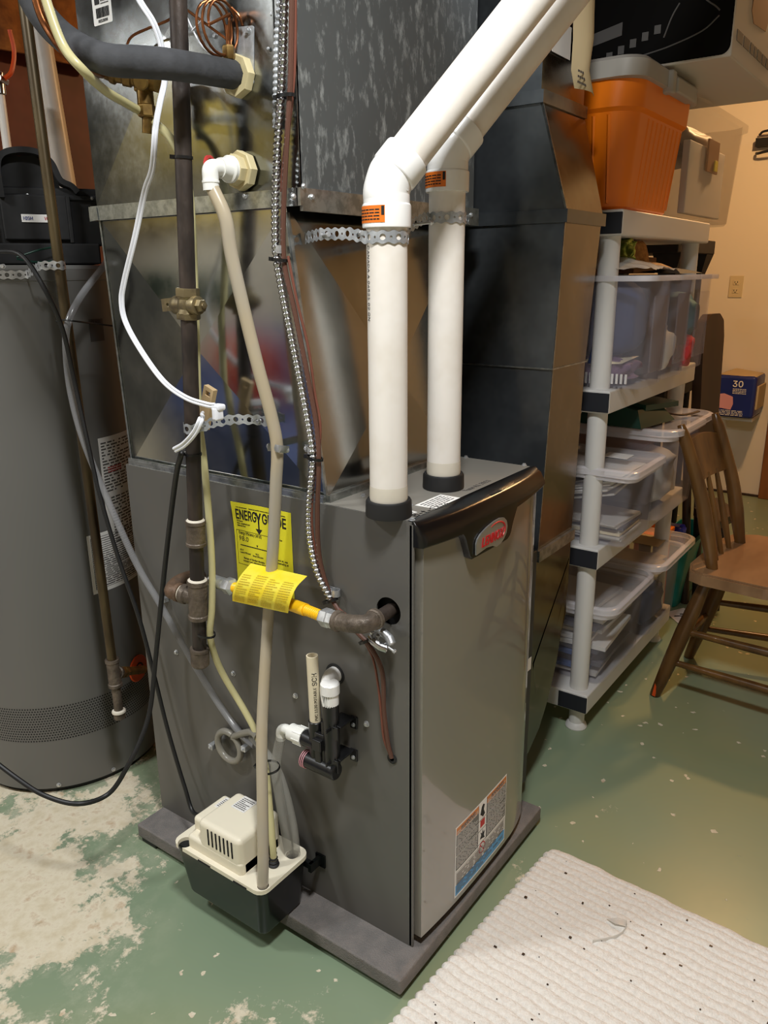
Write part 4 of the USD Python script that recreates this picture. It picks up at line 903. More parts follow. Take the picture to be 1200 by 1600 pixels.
def flat_cord(pts, r=.0026, n=8):
    P = spline(pts, n); T, U, W_ = frames(P); side_ = np.cross(T, np.array([.75, .6, 0])); side_ /= np.linalg.norm(side_, axis=1, keepdims=True)
    return cat_(tube(P+side_*r*.9, r, 8, smooth=False), tube(P-side_*r*.9, r, 8, smooth=False))
wc = [at(u, v, x=x) for u, v, x in ((205, -30, -.08), (219, 2, -.08), (240, 36, -.07), (253, 75, -.06), (258, 120, -.06), (250, 160, -.075), (243, 200, -.085), (238, 262, -.09), (226, 300, -.095), (211, 370, -.10), (194, 440, -.10), (190, 472, -.10), (197, 505, -.10), (222, 550, -.10), (256, 596, -.10), (290, 621, -.10), (322, 632, -.098), (336, 634, -.096))]
wc = rise(wc[0], .0, .12)+wc
single('extension_cord', flat_cord(wc), 'cord_white', 'white two-wire cord curving down across the galvanized case in front of the iron pipe', 'cord')
pg = thing('cord_plug', 'white moulded plug in a tan cord socket behind the iron pipe', 'plug', tuple(at(335, 640, x=-.09)))
pc = at(340, 640, x=-.092)
put('plug', cat_(rbx(pc[0]-.009, pc[0]+.009, pc[1]-.006, pc[1]+.007, pc[2]-.018, pc[2]+.004, .004), rbx(pc[0]-.007, pc[0]+.012, pc[1]-.009, pc[1]+.011, pc[2]-.002, pc[2]+.009, .004)), 'cord_white', pg)
k1 = at(322, 630, x=-.052); dd = at(326, 606, x=-.052)-at(314, 668, x=-.052); Ld = np.linalg.norm(dd); dd /= Ld; sd = np.cross(dd, (-1, 0, 0))
tg_ = sbox(-.012, 0, .012, Ld).difference(sbox(-.006, Ld-.016, .006, Ld-.007))
put('socket', plate(tg_, at(314, 668, x=-.052), -sd, dd, .010), 'plug_tan', pg)
wc2 = [at(u, v, x=x) for u, v, x in ((317, 647, -.062), (314, 655, -.094), (304, 676, -.10), (288, 694, -.10), (273, 703, -.098))]
single('cord_tail', flat_cord(wc2, .0030), 'cord_white', 'short white cord end crossing the perforated strap on the iron pipe', 'cord')

# ================================================================== flexible steel conduit and brown wires
cd = [at(u, v, x=x) for u, v, x in ((444, -40, -.02), (443, 40, -.02), (441, 110, -.02), (439, 150, -.022), (434, 220, -.024), (431, 285, -.026), (430, 340, -.026), (432, 400, -.026), (441, 455, -.024), (455, 525, -.022), (471, 605, -.022), (484, 675, -.022), (489, 715, -.024), (486, 755, -.026), (483, 800, -.022), (485, 845, -.018), (496, 895, -.016), (512, 928, -.014), (517, 938, -.012))]
cd = rise(cd[0])+cd
single('steel_conduit', corrugated(cd, .0068, .0086, .0027, 14), 'bright_steel', 'ribbed flexible steel conduit snaking down the case corner', 'conduit')
cd2 = [at(u, v, x=x) for u, v, x in ((437, 10, -.010), (433, 60, -.010), (432, 120, -.010), (431, 160, -.010), (431, 200, -.012))]
cd2 = rise(cd2[0], .02)+cd2
single('steel_conduit', corrugated(cd2, .0058, .0086, .0022, 14), 'zinc_dull', 'second short dull conduit close behind the ribbed steel conduit', 'conduit')
def wire(name, pts, r, m_, lab):
    P = [at(*q[:2], x=q[2]) for q in pts]
    return single(name, tube((rise(P[0]) if pts[0][1] < 0 else [])+P, r, 8, 8), m_, lab, 'wire')
wire('thermostat_wire', ((456, -40, -.020), (455, 60, -.020), (453, 140, -.020), (447, 240, -.022), (443, 330, -.022), (444, 410, -.022), (460, 485, -.020), (481, 590, -.018), (495, 670, -.018), (498, 730, -.022), (496, 800, -.018), (499, 870, -.013), (514, 925, -.010), (530, 955, -.016), (560, 990, -.016), (578, 1010, -.016), (597, 1050, -.012), (600, 1110, -.008), (606, 1160, -.006), (612, 1184, -.003)), .0042, 'wire_brown', 'thick brown thermostat cable running beside the conduit to the small grommet')
wire('thermostat_wire', ((460, -40, -.012), (460, 80, -.012), (456, 150, -.014), (443, 260, -.016), (441, 300, -.018)), .0034, 'wire_red', 'reddish brown wire beside the conduit at the top of the duct')
wire('thermostat_wire', ((450, 400, -.022), (464, 470, -.020), (482, 545, -.014), (492, 615, -.012), (500, 660, -.014), (499, 700, -.016), (492, 740, -.022), (487, 800, -.022), (491, 850, -.016), (505, 905, -.012), (524, 945, -.013), (545, 965, -.02), (566, 997, -.014), (583, 1030, -.012), (592, 1080, -.010), (596, 1120, -.01), (600, 1155, -.008), (611, 1183, -.002)), .0022, 'wire_red', 'thin reddish wire looping away from the brown cable over the front case corner')
single('cable_tie', zip_tie(at(446, 150, x=-.021), (0, 0, 1), .0150, .0085, (0, 1, 0), .005), 'black_plastic', 'black cable tie on the conduit high on the supply duct', 'cable tie')
single('cable_tie', zip_tie(at(437, 406, x=-.024), (0, -.1, 1), .0135, .0085, (0, 1, 0), .005), 'black_plastic', 'black cable tie on the conduit at the middle of the coil case', 'cable tie')
single('cable_tie', zip_tie(at(492, 716, x=-.023), (0, -.1, 1), .0145, .0085, (0, 1, 0), .005), 'black_plastic', 'black cable tie on the conduit just above the furnace', 'cable tie')
single('cable_tie', zip_tie(at(518, 938, x=-.012), (0, -.5, -1), .0125, .0085, (0, 1, -.5), .005), 'black_plastic', 'black cable tie at the lower end of the conduit on the furnace side', 'cable tie')
single('cable_tie', zip_tie(at(573, 1001, x=-.016), (0, -.6, -1), .0095, .0085, (0, 1, -.6), .005), 'black_plastic', 'black cable tie on the brown wires below the grey iron elbow', 'cable tie')
for k, (u, v, x, lab) in enumerate(((434, 390, -.020, 'steel one-hole clip on the conduit beside the middle cable tie'), (485, 702, -.018, 'steel one-hole clip on the conduit above the furnace top'), (522, 924, -.006, 'steel one-hole clip at the lower end of the conduit'))):
    c = at(u, v, x=x); t = thing('conduit_clip', lab, 'clamp', tuple(c))
    put('band', cat_(lathe([(.0072, -.006), (.0080, -.006), (.0080, .006), (.0072, .006), (.0072, -.006)], c+[-.003, -.006, 0], (0, 0, 1), 16, False), bx(c[0]+.002, c[0]+.004, c[1]-.002, c[1]+.014, c[2]-.006, c[2]+.006)), 'zinc', t)
    put('screw', screw(c+[.001, .010, 0], (-1, 0, 0), .0032), 'zinc', t)
gcl = thing('ground_clamp', 'bright cast grounding clamp with screws below the grey iron elbow', 'clamp', tuple(at(600, 1012, x=-.02)))
g0, g1 = at(578, 995, x=-.030), at(620, 1024, x=-.030); gd = (g1-g0)/np.linalg.norm(g1-g0); gu, gw, _ = frame_of(gd)
put('jaw', cat_(tube([g0+[0, 0, 0], g0+gd*.012+[-.006, 0, .002], g0+gd*.026+[-.005, 0, .000], g0+gd*.038], [.0045]*8+[.0072]*8+[.0078]*8+[.006], 14, 8)), 'bright_steel', gcl)
put('jaw', tube([g0+[.012, .0, .010], g0+gd*.014+[.014, 0, .012], g0+gd*.030+[.014, 0, .010], g0+gd*.040+[.01, 0, .004]], [.005]*8+[.0075]*8+[.008]*8+[.005], 14, 8), 'zinc', gcl)
for dp in (.004, .016, .044): put('screw', bolt(g0+gd*dp+[.0, 0, .004], (-.2, -.3, .93) if dp < .03 else tuple(gd), .004, .022), 'zinc', gcl)

# ================================================================== water heater with its draft blower, left
HC, HR, HT = np.array([.085, 1.205]), .245, 1.283
wh = thing('water_heater', 'big round grey water heater with white instruction labels', 'water heater', (HC[0], HC[1], 0))
Z3 = np.array([0, 0, 1.])
put('jacket', lathe([(HR-.006, .012), (HR, .016), (HR, .150)], (*HC, 0), Z3, 96, False), 'heater_grey', wh)
put('jacket', lathe([(HR, .246), (HR, HT-.034)], (*HC, 0), Z3, 96, False), 'heater_grey', wh)
put('base_ring', lathe([(0, 0), (HR-.012, 0), (HR-.010, .013), (0, .014)], (*HC, 0), Z3, 64), 'black_rubber', wh)
put('lid', lathe([(HR, HT-.034), (HR+.002, HT-.032), (HR+.002, HT-.008), (HR-.004, HT), (0, HT+.002)], (*HC, 0), Z3, 96, False), 'heater_grey', wh)
put('grille_backing', lathe([(HR-.004, .149), (HR-.004, .247)], (*HC, 0), Z3, 64, False), 'inside_dark', wh)
# perforated air intake band: a sheet with round holes where it can be seen
poly = []
pitch = .0066; a_lo, a_hi = math.radians(-172), math.radians(-55)
NA = int(HR*(a_hi-a_lo)/pitch)
Vg, Fg = [], []
def onc(s, z, r=HR): a = a_lo+s/HR; return (HC[0]+r*math.cos(a), HC[1]+r*math.sin(a), z)
rows = 14; dz = (.246-.150)/rows
oc = [(math.cos(k*math.pi/3), math.sin(k*math.pi/3)) for k in range(6)]
for i in range(NA):
    for j in range(rows):
        s0_, z0_ = i*pitch, .150+j*dz
        cxs, czs = s0_+pitch*(.5 if j % 2 == 0 else .5), z0_+dz/2
        sh = pitch*.5 if j % 2 else 0
        sq = [(pitch/2, 0), (pitch/2, dz/2), (-pitch/2, dz/2), (-pitch/2, 0), (-pitch/2, -dz/2), (pitch/2, -dz/2)]
        b = len(Vg)
        Vg += [onc(cxs+sh+x, czs+y) for x, y in sq]+[onc(cxs+sh+x*.0021, czs+y*.0021) for x, y in oc]
        order = [0, 1, 2, 3, 4, 5]
        for k in range(6):
            Fg += [(b+k, b+(k+1) % 6, b+6+(k+1) % 6), (b+k, b+6+(k+1) % 6, b+6+k)]
gr = put('intake_grille', trimesh.Trimesh(np.array(Vg), np.array(Fg), process=False), 'heater_grey', wh, kind='stuff')
put('jacket', grid_tube([np.array([(HC[0]+HR*math.cos(a), HC[1]+HR*math.sin(a), z) for a in np.linspace(a_hi-.02, a_lo+2*math.pi+.02, 50)]) for z in (.150, .246)], False), 'heater_grey', wh)
def on_heater(mesh, a0, z0, lift=.0004):
    """Flat print (x to the right, y up) wrapped on the jacket from angle a0 (degrees)."""
    v = mesh.vertices; a = math.radians(a0)+v[:, 0]/HR; r = HR+lift+v[:, 2]
    return trimesh.Trimesh(np.c_[HC[0]+r*np.cos(a), HC[1]+r*np.sin(a), z0+v[:, 1]], mesh.faces, process=False)
def lbl_h(w, h, a0, z0, name, label):
    v, fc = trimesh.remesh.subdivide_to_size(*[getattr(ex(sbox(0, 0, w, h), .0004), k) for k in ('vertices', 'faces')], .03)
    return put(name, on_heater(trimesh.Trimesh(v, fc, process=False), a0, z0), 'paper_white', wh, label=label)
l1 = lbl_h(.175, .270, -85, .622, 'instruction_label', 'tall white label with paragraphs of print')
pr_ = [print_lines((.006, .135, .0005), (1, 0, 0), (0, 1, 0), .160, .125, 17, 41, .0002, .5), print_lines((.02, .004, .0005), (1, 0, 0), (0, 1, 0), .150, .120, 16, 42, .0002, .5)]
put('print', on_heater(cat_(pr_), -85, .622), 'ink_grey', l1, smooth=False)
pr2 = print_lines((.02, .182, .0007), (1, 0, 0), (0, 1, 0), .05, .016, 3, 43, .0002, .5); put('print', on_heater(pr2, -85, .622), 'ink_red', l1, smooth=False)
l2 = lbl_h(.165, .150, -98.9, .515, 'grid_label', 'white label ruled with many lines')
gl = [sbox(.008, y, .157, y+.0012) for y in np.linspace(.010, .140, 24)]+[sbox(.008, .010, .0092, .141), sbox(.1558, .010, .157, .141)]
v, fc = trimesh.remesh.subdivide_to_size(*[getattr(ex(unary_union(gl), .0003), k) for k in ('vertices', 'faces')], .03)
put('print', on_heater(trimesh.Trimesh(v, fc, process=False), -98.9, .515, .0008), 'ink_grey', l2, smooth=False)
put('print', on_heater(cat_(print_lines((.010, .012, 0), (1, 0, 0), (0, 1, 0), .14, .125, 23, 44, .0002, .3)), -98.9, .515, .0009), 'ink_grey', l2, smooth=False)
l3 = lbl_h(.045, .05, -82, 1.115, 'class_label', 'small dark label reading CLASS'); stage.GetPrimAtPath(l3.GetPath())
UsdShade.MaterialBindingAPI(l3).Bind(MATS['heater_dark'])
put('print', on_heater(cat_([meshkit.text_mesh('CLASS', .007, .0003).apply_translation([.006, .04, 0])]), -82, 1.115, .0009), 'ink', l3, smooth=False)
for a in (-131.8, -100): put('screw', screw((HC[0]+HR*math.cos(math.radians(a)), HC[1]+HR*math.sin(math.radians(a)), .024), (math.cos(math.radians(a)), math.sin(math.radians(a)), 0)), 'zinc', wh)
od = at(211, 1043, x=.150); an_ = math.atan2(od[1]-HC[1], od[0]-HC[0]); nrm = np.array([math.cos(an_), math.sin(an_), 0])
gvd = thing('gas_valve', 'orange round gas valve dial low on the water heater behind the furnace', 'valve', tuple(od))
oc_ = np.array([HC[0], HC[1], od[2]])+nrm*(HR+.001)
put('dial', lathe([(.0, .004), (.034, .004), (.036, .002), (.036, 0)], oc_, nrm, 30, False), 'orange_red', gvd)
put('mark', cat_(lathe([(.012, .005), (.016, .005), (.016, .006), (.012, .006)], oc_, nrm, 20, False)), 'ink', gvd)

# draft blower on the heater's lid, turned towards the room's middle
qa, qb = np.array([.866, -.5, 0]), np.array([-.5, -.866, 0])
def rot(mesh):
    v = mesh.vertices; return trimesh.Trimesh(np.array([HC[0], HC[1], 0])+v[:, :1]*qa-v[:, 1:2]*qb+v[:, 2:]*[0, 0, 1.], mesh.faces, process=False)
dbw = thing('draft_blower', 'black plastic draft blower with an arched handle sitting on the water heater', 'blower', (HC[0], HC[1], HT+.002))
z0 = HT+.003
put('base', rot(rbx(-.12, .20, -.12, .12, z0, z0+.045, .004)), 'black_matte', dbw)
put('body', rot(cat_(rbx(-.02, .21, -.10, .10, z0+.04, z0+.165, .006), rbx(.002, .14, -.112, -.09, z0+.052, z0+.148, .004))), 'black_matte', dbw, smooth=35)
put('lid_lip', rot(cat_(rbx(-.024, .214, -.106, .10, z0+.138, z0+.150, .003), rbx(.138, .147, -.114, -.09, z0+.046, z0+.146, .002))), 'black_matte', dbw)
put('housing', rot(cat_(lathe([(.0, 0), (.062, 0), (.068, .006), (.068, .11), (.060, .12), (0, .12)], (-.055, -.06, z0+.112), (0, 1, 0), 36), rbx(-.13, -.01, -.105, .05, z0+.02, z0+.085, .004))), 'black_matte', dbw, smooth=35)
ap = [(0.007, -.095, z0+.14), (0.007, -.095, z0+.20), (0.020, -.095, z0+.228), (0.055, -.095, z0+.238), (0.093, -.095, z0+.234), (0.117, -.095, z0+.214), (0.131, -.095, z0+.180), (0.153, -.095, z0+.168), (0.165, -.095, z0+.155)]
sw = spline(ap, 6); T, U, Wv = frames(sw)
def ribbon(P, w, th, yv=np.array([0, 1., 0])):
    T = np.gradient(P, axis=0); T /= np.linalg.norm(T, axis=1, keepdims=True); nn = np.cross(T, yv)
    return grid_tube([np.array([p+yv*w+n2*th, p+yv*w-n2*th, p-yv*w-n2*th, p-yv*w+n2*th]) for p, n2 in zip(P, nn)])
put('handle', rot(cat_(ribbon(sw, .028, .006), hull([(0.007, -.09, z0+.14), (0.075, -.09, z0+.14), (0.015, -.09, z0+.225), (0.085, -.09, z0+.232), (0.125, -.09, z0+.19), (0.135, -.09, z0+.14), (0.007, -.07, z0+.14), (0.135, -.07, z0+.14), (0.015, -.07, z0+.225), (0.085, -.07, z0+.23)]))), 'black_matte', dbw, smooth=35)
for p in ((0.030, -.106, z0+.144), (0.060, -.106, z0+.147), (0.195, -.106, z0+.144), (0.217, -.102, z0+.05)): put('screw', rot(lathe([(.004, 0), (.003, .002), (0, .0025)], p, (0, -1, 0), 8)), 'zinc', dbw)
lg = put('badge', rot(on_plane(rbx(-.034, .034, -.0085, .0085, 0, .0015, .0007), (.075, -.1125, z0+.098), FX, FZ)), 'paper_white', dbw, label='small white badge with blue and red print')
put('print', rot(text('HIGH', .007, (.044, -.1142, z0+.0945), FX, FZ, .0003, True, .02)), 'ink_blue', lg)
put('print', rot(text('VOLT', .007, (.088, -.1142, z0+.0945), FX, FZ, .0003, True, .018)), 'ink_red', lg)
gw_ = [rot(trimesh.Trimesh([p, p, p], [[0, 1, 2]], process=False)).vertices[0] for p in ((.02, -.17, z0+.014), (.07, -.16, z0+.03), (.105, -.15, z0+.034), (.11, -.15, z0+.010), (.06, -.16, z0+.004), (.02, -.17, z0+.010))]
single('blower_wire', tube(gw_, .0022, 8, 8), 'green_dark', 'thin dark green wire looped on the lid of the water heater', 'wire')

# old brown gas line in front of the heater
OX = 0.0
o0, o1 = at(33, -30, x=OX), at(188, 1128, x=OX); od_ = (o1-o0)/np.linalg.norm(o1-o0)
def op(v): q = at(33+(v/1128)*155, v, x=OX); return o0+od_*np.dot(q-o0, od_)
og = thing('gas_drop', 'long brown gas pipe slanting down in front of the water heater to a capped tee', 'gas pipe', tuple(op(1128)))
put('pipe', cyl(o0+od_*(2.36-o0[2])/od_[2], op(1040), .0107, 20), 'old_pipe', og); put('pipe', cyl(op(1062), op(1112), .0107, 20), 'iron_fitting', og)
ta = op(1030); Lt2 = np.linalg.norm(op(1072)-ta)
put('tee', lathe([(.0107, 0), (.0165, 0), (.0165, .007), (.0145, .009), (.0145, Lt2-.009), (.0165, Lt2-.007), (.0165, Lt2), (.0107, Lt2)], ta, od_, 22, False), 'iron_fitting', og)
tq = op(1052); bd2 = oc_+nrm*.02-tq; Lb = np.linalg.norm(bd2); bd2 = bd2/Lb
put('tee_branch', lathe([(.0130, 0), (.0130, .018), (.0160, .020), (.0160, .030), (.0130, .031)], tq, bd2, 20), 'iron_fitting', og)
put('brass_union', cat_(lathe([(.010, .03), (.0105, Lb)], tq, bd2, 18), lathe([(.0150, .036), (.0155, .052), (.013, .054)], tq, bd2, 6), lathe([(.0145, .060), (.0150, .075), (.012, .078)], tq, bd2, 6)), 'brass', og)
ca = op(1110)
put('cap', lathe([(.0107, 0), (.0160, 0), (.0160, .006), (.0140, .008), (.0135, .020), (0, .021)], ca, od_, 20), 'iron_fitting', og)
put('thread_sealant', lathe([(.0108, -.003), (.0155, -.001), (.0165, .001), (.0165, .004), (.0108, .004)], ca, od_, 20, False), 'pipe_dope', og)
ps = thing('heater_strap', 'perforated steel strap tying the brown gas pipe to the rim of the water heater', 'strap', tuple(op(417)))
sa = [tuple(np.array([HC[0]+(HR+.004)*math.cos(a), HC[1]+(HR+.004)*math.sin(a), HT-.020])) for a in np.radians(np.linspace(-172, -112, 16))]
gq = op(415); rr_ = [tuple(gq+.0118*np.array([math.cos(a), math.sin(a), 0])) for a in np.radians(np.linspace(190, 350, 10))]
put('strap', strap(sa+[tuple(gq+[-.03, .02, 0])]+rr_), 'zinc', ps)
put('bolt', bolt(at(77, 416, x=-.02), (-.5, -.85, 0)), 'zinc', ps)
put('bolt', bolt(at(51, 416, x=-.055), (-.5, -.85, 0)), 'zinc', ps)
put('bolt', bolt(at(4, 416, x=-.11), (-.6, -.8, 0)), 'zinc', ps)
tw = [at(u, v, x=x) for u, v, x in ((88, 502, -.01), (100, 500, -.035), (118, 502, -.02), (150, 506, .04), (182, 510, .09))]
single('tie_wire', tube(tw, .0018, 6, 6), 'cord_black', 'thin dark tie holding the cord and the smoky tube across the heater', 'cable tie')

# white pipes on the red wall, left background
bgp = thing('drain_stack', 'wide white plastic pipe standing against the dark red wall', 'pipe', tuple(at(105, 285, y=1.62)*[1, 1, 0]))
q0, q1 = at(43, -60, y=1.62), at(108, 320, y=1.62); qd = (q1-q0)/np.linalg.norm(q1-q0)
put('pipe', cyl(q0+qd*(2.36-q0[2])/qd[2], q1+qd*1.4, .0300, 28), 'pvc_white', bgp)
tpv = thing('water_pipe', 'narrow white water pipe with a small valve at the left edge', 'pipe', tuple(at(22, 310, y=1.55)*[1, 1, 0]))
q0, q1 = at(0, 145, y=1.55), at(22, 312, y=1.55); qd = (q1-q0)/np.linalg.norm(q1-q0)
put('pipe', cyl(q0, q1+qd*.9, .0115, 20), 'pvc_white', tpv)
q2 = q0-qd*.03
put('valve', cat_(cyl(q2-qd*.02, q2+qd*.035, .016, 16, bevel=.002), cyl(q2+[-.02, -.03, 0], q2+[.02, .0, 0], .010, 12)), 'bright_steel', tpv)
put('valve_handle', tube([q2+[0, -.03, 0], q2+[.02, -.035, .02], q2+[.035, -.035, .07], q2+[.03, -.035, .12]], .006, 8, 6), 'orange_red', tpv)
V = []; nx_, nz_ = 18, 14
gx = np.linspace(.25, .85, nx_); gz = np.linspace(1.90, 2.36, nz_)
for z in gz:
    for x in gx: V.append((x, 1.70+.10*meshkit.fbm(np.array([x*7, 3.1, z*9]), 3, 5)+.02, z))
V = np.array(V); F = [(i*nx_+j, i*nx_+j+1, (i+1)*nx_+j+1, (i+1)*nx_+j) for i in range(nz_-1) for j in range(nx_-1)]
single('insulation_batt', sheet(V, F, .02, (0, 1, 0)), 'insulation_gold', 'crumpled golden brown insulation at the top of the dark red wall', 'insulation', smooth=True)

# refrigerant lines of the coil, upper left
yi = at(372, 120, x=-.01)[1]
il = thing('suction_line', 'thick black foam-insulated pipe running left from the tan hex collar', 'insulated pipe', tuple(at(372, 120, x=-.03)))
ipth = [at(376, 119, x=.0), at(320, 109, y=yi), at(268, 101, y=yi), at(220, 97, x=-.185), at(180, 95, x=-.20), at(150, 88, x=-.205), at(112, 68, x=-.205), at(78, 38, x=-.20), at(52, 0, x=-.19), at(34, -50, x=-.18)]
ipth += rise(ipth[-1], .03, .30)[::-1]
ps_ = spline(ipth, 8)
put('insulation', tube(ps_, np.r_[np.full(16, .0205), np.linspace(.0205, .0215, len(ps_)-16)], 22, smooth=False), 'insulation_black', il)
put('hex_collar', lathe([(.02, .003), (.0300, .003), (.0310, .005), (.0310, .015), (.0295, .018), (.0195, .018)], at(379, 121, x=0), (-1, 0, 0), 8, False), 'grommet_tan', il)
cpl_ = thing('coil_plate', 'small grey steel plate with screws behind the black insulated line', 'plate', tuple(at(380, 90, x=-.002)))
cn = [at(u, v, x=-.001) for u, v in ((361, 44), (398, 40), (398, 132), (366, 138))]
pz = Polygon([(-(c[1]), c[2]) for c in cn]).buffer(-.004).buffer(.004)
put('plate', plate(pz, (-.0015, 0, 0), SX, SZ, .002), 'zinc_dull', cpl_)
for u, v in ((388, 49), (391, 128), (337, 56)): put('screw', screw(at(u, v, x=-.0035), (-1, 0, 0), .004), 'zinc', cpl_)
ccl = thing('copper_coil', 'thin copper tube wound in three loops above the insulated line', 'tube', tuple(at(338, 60, x=-.05)))
c0 = at(326, 46, x=-.040); loops = []
for k in range(73):
    a = math.radians(k*15-100); c = c0+np.array([-.0, -.0125, -.001])*(k/24)
    loops.append(c+.036*np.array([math.cos(a)*.9, 0, math.sin(a)]))
st_ = [at(196, 78, x=-.03), at(205, 58, x=-.035), at(230, 45, x=-.04), at(262, 32, x=-.045), at(290, 14, x=-.05)]
en_ = [at(359, 22, x=-.03), at(358, 50, x=-.028), at(357, 74, x=-.026)]
put('tube', tube(np.vstack([spline(st_, 6), np.array(loops[6:68]), spline(en_, 4)]), .0021, 8, smooth=False), 'copper', ccl)
put('tube', tube([at(362, 12, x=-.02), at(374, 25, x=-.015), at(379, 40, x=-.01)], .0020, 8, 8), 'copper', ccl)
cb = at(357, 70, x=-.026)
put('joint', cyl(cb+[0, 0, .026], cb-[0, 0, .004], .0040, 12), 'copper', ccl)
put('flare_nut', cat_(lathe([(.004, 0), (.0085, .001), (.0098, .004), (.0098, .016), (.0080, .020)], cb, (0, 0, -1), 6)), 'brass', ccl)
ll = thing('liquid_line', 'bare copper line bending into a brass expansion valve under the insulated pipe', 'pipe', tuple(at(190, 120, x=-.08)))
lp_ = [at(u, v, x=x) for u, v, x in ((50, -40, -.262), (57, 0, -.26), (70, 36, -.255), (97, 76, -.245), (124, 104, -.20), (148, 114, -.13), (160, 116, -.10))]
lp_ = rise(lp_[0], .03, .32)+lp_
put('pipe', tube(lp_, .0062, 14, 8), 'copper', ll)
vd = at(225, 128, x=-.06)-at(158, 115, x=-.10); Lv2 = np.linalg.norm(vd); vd = vd/Lv2; v0 = at(158, 115, x=-.10)
put('solder_collar', cyl(v0, v0+vd*.006, .0072, 16), 'paper_white', ll)
put('valve_body', cat_(lathe([(.0070, .006), (.0085, .012), (.0115, .015), (.0125, .022), (.0095, .025), (.009, .034), (.0120, .036), (.0120, .048), (.0095, .050), (.009, Lv2)], v0, vd, 20), rbx(*np.c_[v0+vd*Lv2-[.012, .018, .014], v0+vd*Lv2+[.012, .014, .012]].ravel(), .003)), 'brass', ll)
v1_ = v0+vd*Lv2
put('power_head', cat_(cyl(v1_+[-.012, -.012, -.004], v1_+[-.024, -.020, -.006], .0125, 20, bevel=.002), cyl(v1_+[.0, -.01, -.002], v1_+[0, -.035, -.010], .0105, 16)), 'brass', ll)
put('valve_leg', cat_(cyl(v1_-[0, 0, .005], v1_-[0, 0, .035], .0130, 20, bevel=.002), lathe([(.0145, .034), (.0145, .05), (.012, .052)], v1_, (0, 0, -1), 6), cyl(v1_-[0, 0, .05], v1_-[0, -.004, .075], .0075, 14)), 'brass', ll)
put('handle_knob', lathe([(.0, 0), (.008, 0), (.0085, .008), (0, .009)], at(141, 120, x=-.06), (-.8, -.5, 0), 8), 'black_plastic', ll)
bw_ = [at(u, v, x=x) for u, v, x in ((290, 22, -.035), (300, 44, -.03), (316, 72, -.025), (341, 91, -.02))]
single('sensor_wire', tube(rise(at(318, -20, x=-.04))+[at(318, -20, x=-.04)]+[at(u, v, x=-.04) for u, v in ((321, 10), (316, 30), (300, 48))], .0013, 6, 8), 'cord_white', 'thin white sensor wire hanging past the copper loops', 'wire')
single('sensor_wire', tube(bw_, .0013, 6, 8), 'cord_white', 'thin white sensor wire slanting down to the tan hex collar', 'wire')
dl = put('label', on_plane(ex(Polygon([(0, 0), (.052, 0), (.052, .075), (0, .075)]).buffer(-.003).buffer(.003), .0008), at(148, 42, x=-.003), SX, SZ), 'paper_white', ud, label='white barcode label')
lo = at(148, 42, x=-.0042)
bars_ = []; r_ = random.Random(5); x = .008
while x < .044: w_ = r_.choice((.0006, .001, .0016)); bars_.append(sbox(x, .011, x+w_, .026)); x += w_+r_.choice((.0006, .001))
put('print', on_plane(ex(unary_union(bars_), .0003), lo, SX, SZ), 'ink', dl)
put('print', text('0021C05098', .0042, lo+np.array([0, -.012, .004]), SX, SZ, .0003, True, .026), 'ink', dl)
put('print', on_plane(ex(sbox(.006, .032, .019, .043), .0003), lo, SX, SZ), 'ink', dl)
put('print', print_lines(lo+np.array([0, -.022, .030]), SX, SZ, .022, .012, 3, 9, .0003, .4), 'ink_grey', dl)

# ================================================================== storage shelves and what stands on them
SXA, SXB, SYA, SYB = .925, 1.700, .028, .46
LV = (.068, .500, .917, 1.340)
sh = thing('storage_shelf', 'light grey plastic shelf unit with four shelves and dark corner blocks', 'shelf unit', (1.3, .24, 0))
for i, z in enumerate(LV):
    put('shelf', rbx(SXA, SXB, SYA, SYB, z, z+.0585, .005), 'shelf_grey', sh)
    put('corner_block', cat_(rbx(SXA-.0015, SXA+.004, SYA+.0012, SYA+.085, z+.004, z+.052, .001)), 'shelf_black', sh)
for x, y in ((.965, .070), (1.655, .070), (.965, .41), (1.655, .41)):
    zs = [.0]+[z for z in LV]
    for a, b in ((.004, .069), (.126, .501), (.558, .918), (.975, 1.341)):
        put('post', cyl((x, y, a), (x, y, b), .0255 if a > .01 else .022, 24), 'shelf_grey', sh)
    put('foot', lathe([(.030, 0), (.031, .003), (.028, .012), (.023, .018)], (x, y, 0), (0, 0, 1), 24), 'shelf_grey', sh)

def tub(parent, x0, x1, y0, y1, z0, z1, m_='bin_plastic', inset=.02, r=.03, th=.002, rim=.010):
    rr = lambda i, z, r_: rrect(x0+i, x1-i, y0+i, y1-i, z, r_, 5)
    put('tub', grid_tube([rr(inset, z0, r-.005), rr(inset-.004, z0+.004, r-.003), rr(.004, z1-.012, r), rr(.004+th, z1-.003, r-th), rr(inset+th, z0+th, r-.006)]), m_, parent, smooth=35)
    put('rim', grid_tube([rr(.003, z1-.013, r), rr(-rim, z1-.013, r+rim), rr(-rim-.001, z1-.006, r+rim), rr(-rim, z1, r+rim), rr(.003, z1, r), rr(.003, z1-.013, r)], False), 'bin_rim', parent, smooth=35)
def lid(parent, x0, x1, y0, y1, z, m_='bin_lid', r=.035, h=.018):
    rr = lambda i, zz, r_: rrect(x0+i, x1-i, y0+i, y1-i, zz, r_, 5)
    put('lid', grid_tube([rr(.0, z-.006, r), rr(.004, z, r), rr(.024, z, r-.01), rr(.030, z-.004, r-.012)], True), m_, parent, smooth=35)
    put('lid_edge', grid_tube([rr(.002, z-h, r), rr(-.004, z-h, r), rr(-.003, z-.003, r), rr(.002, z+.0005, r), rr(.010, z+.0005, r-.004)], False), 'bin_rim', parent, smooth=35)
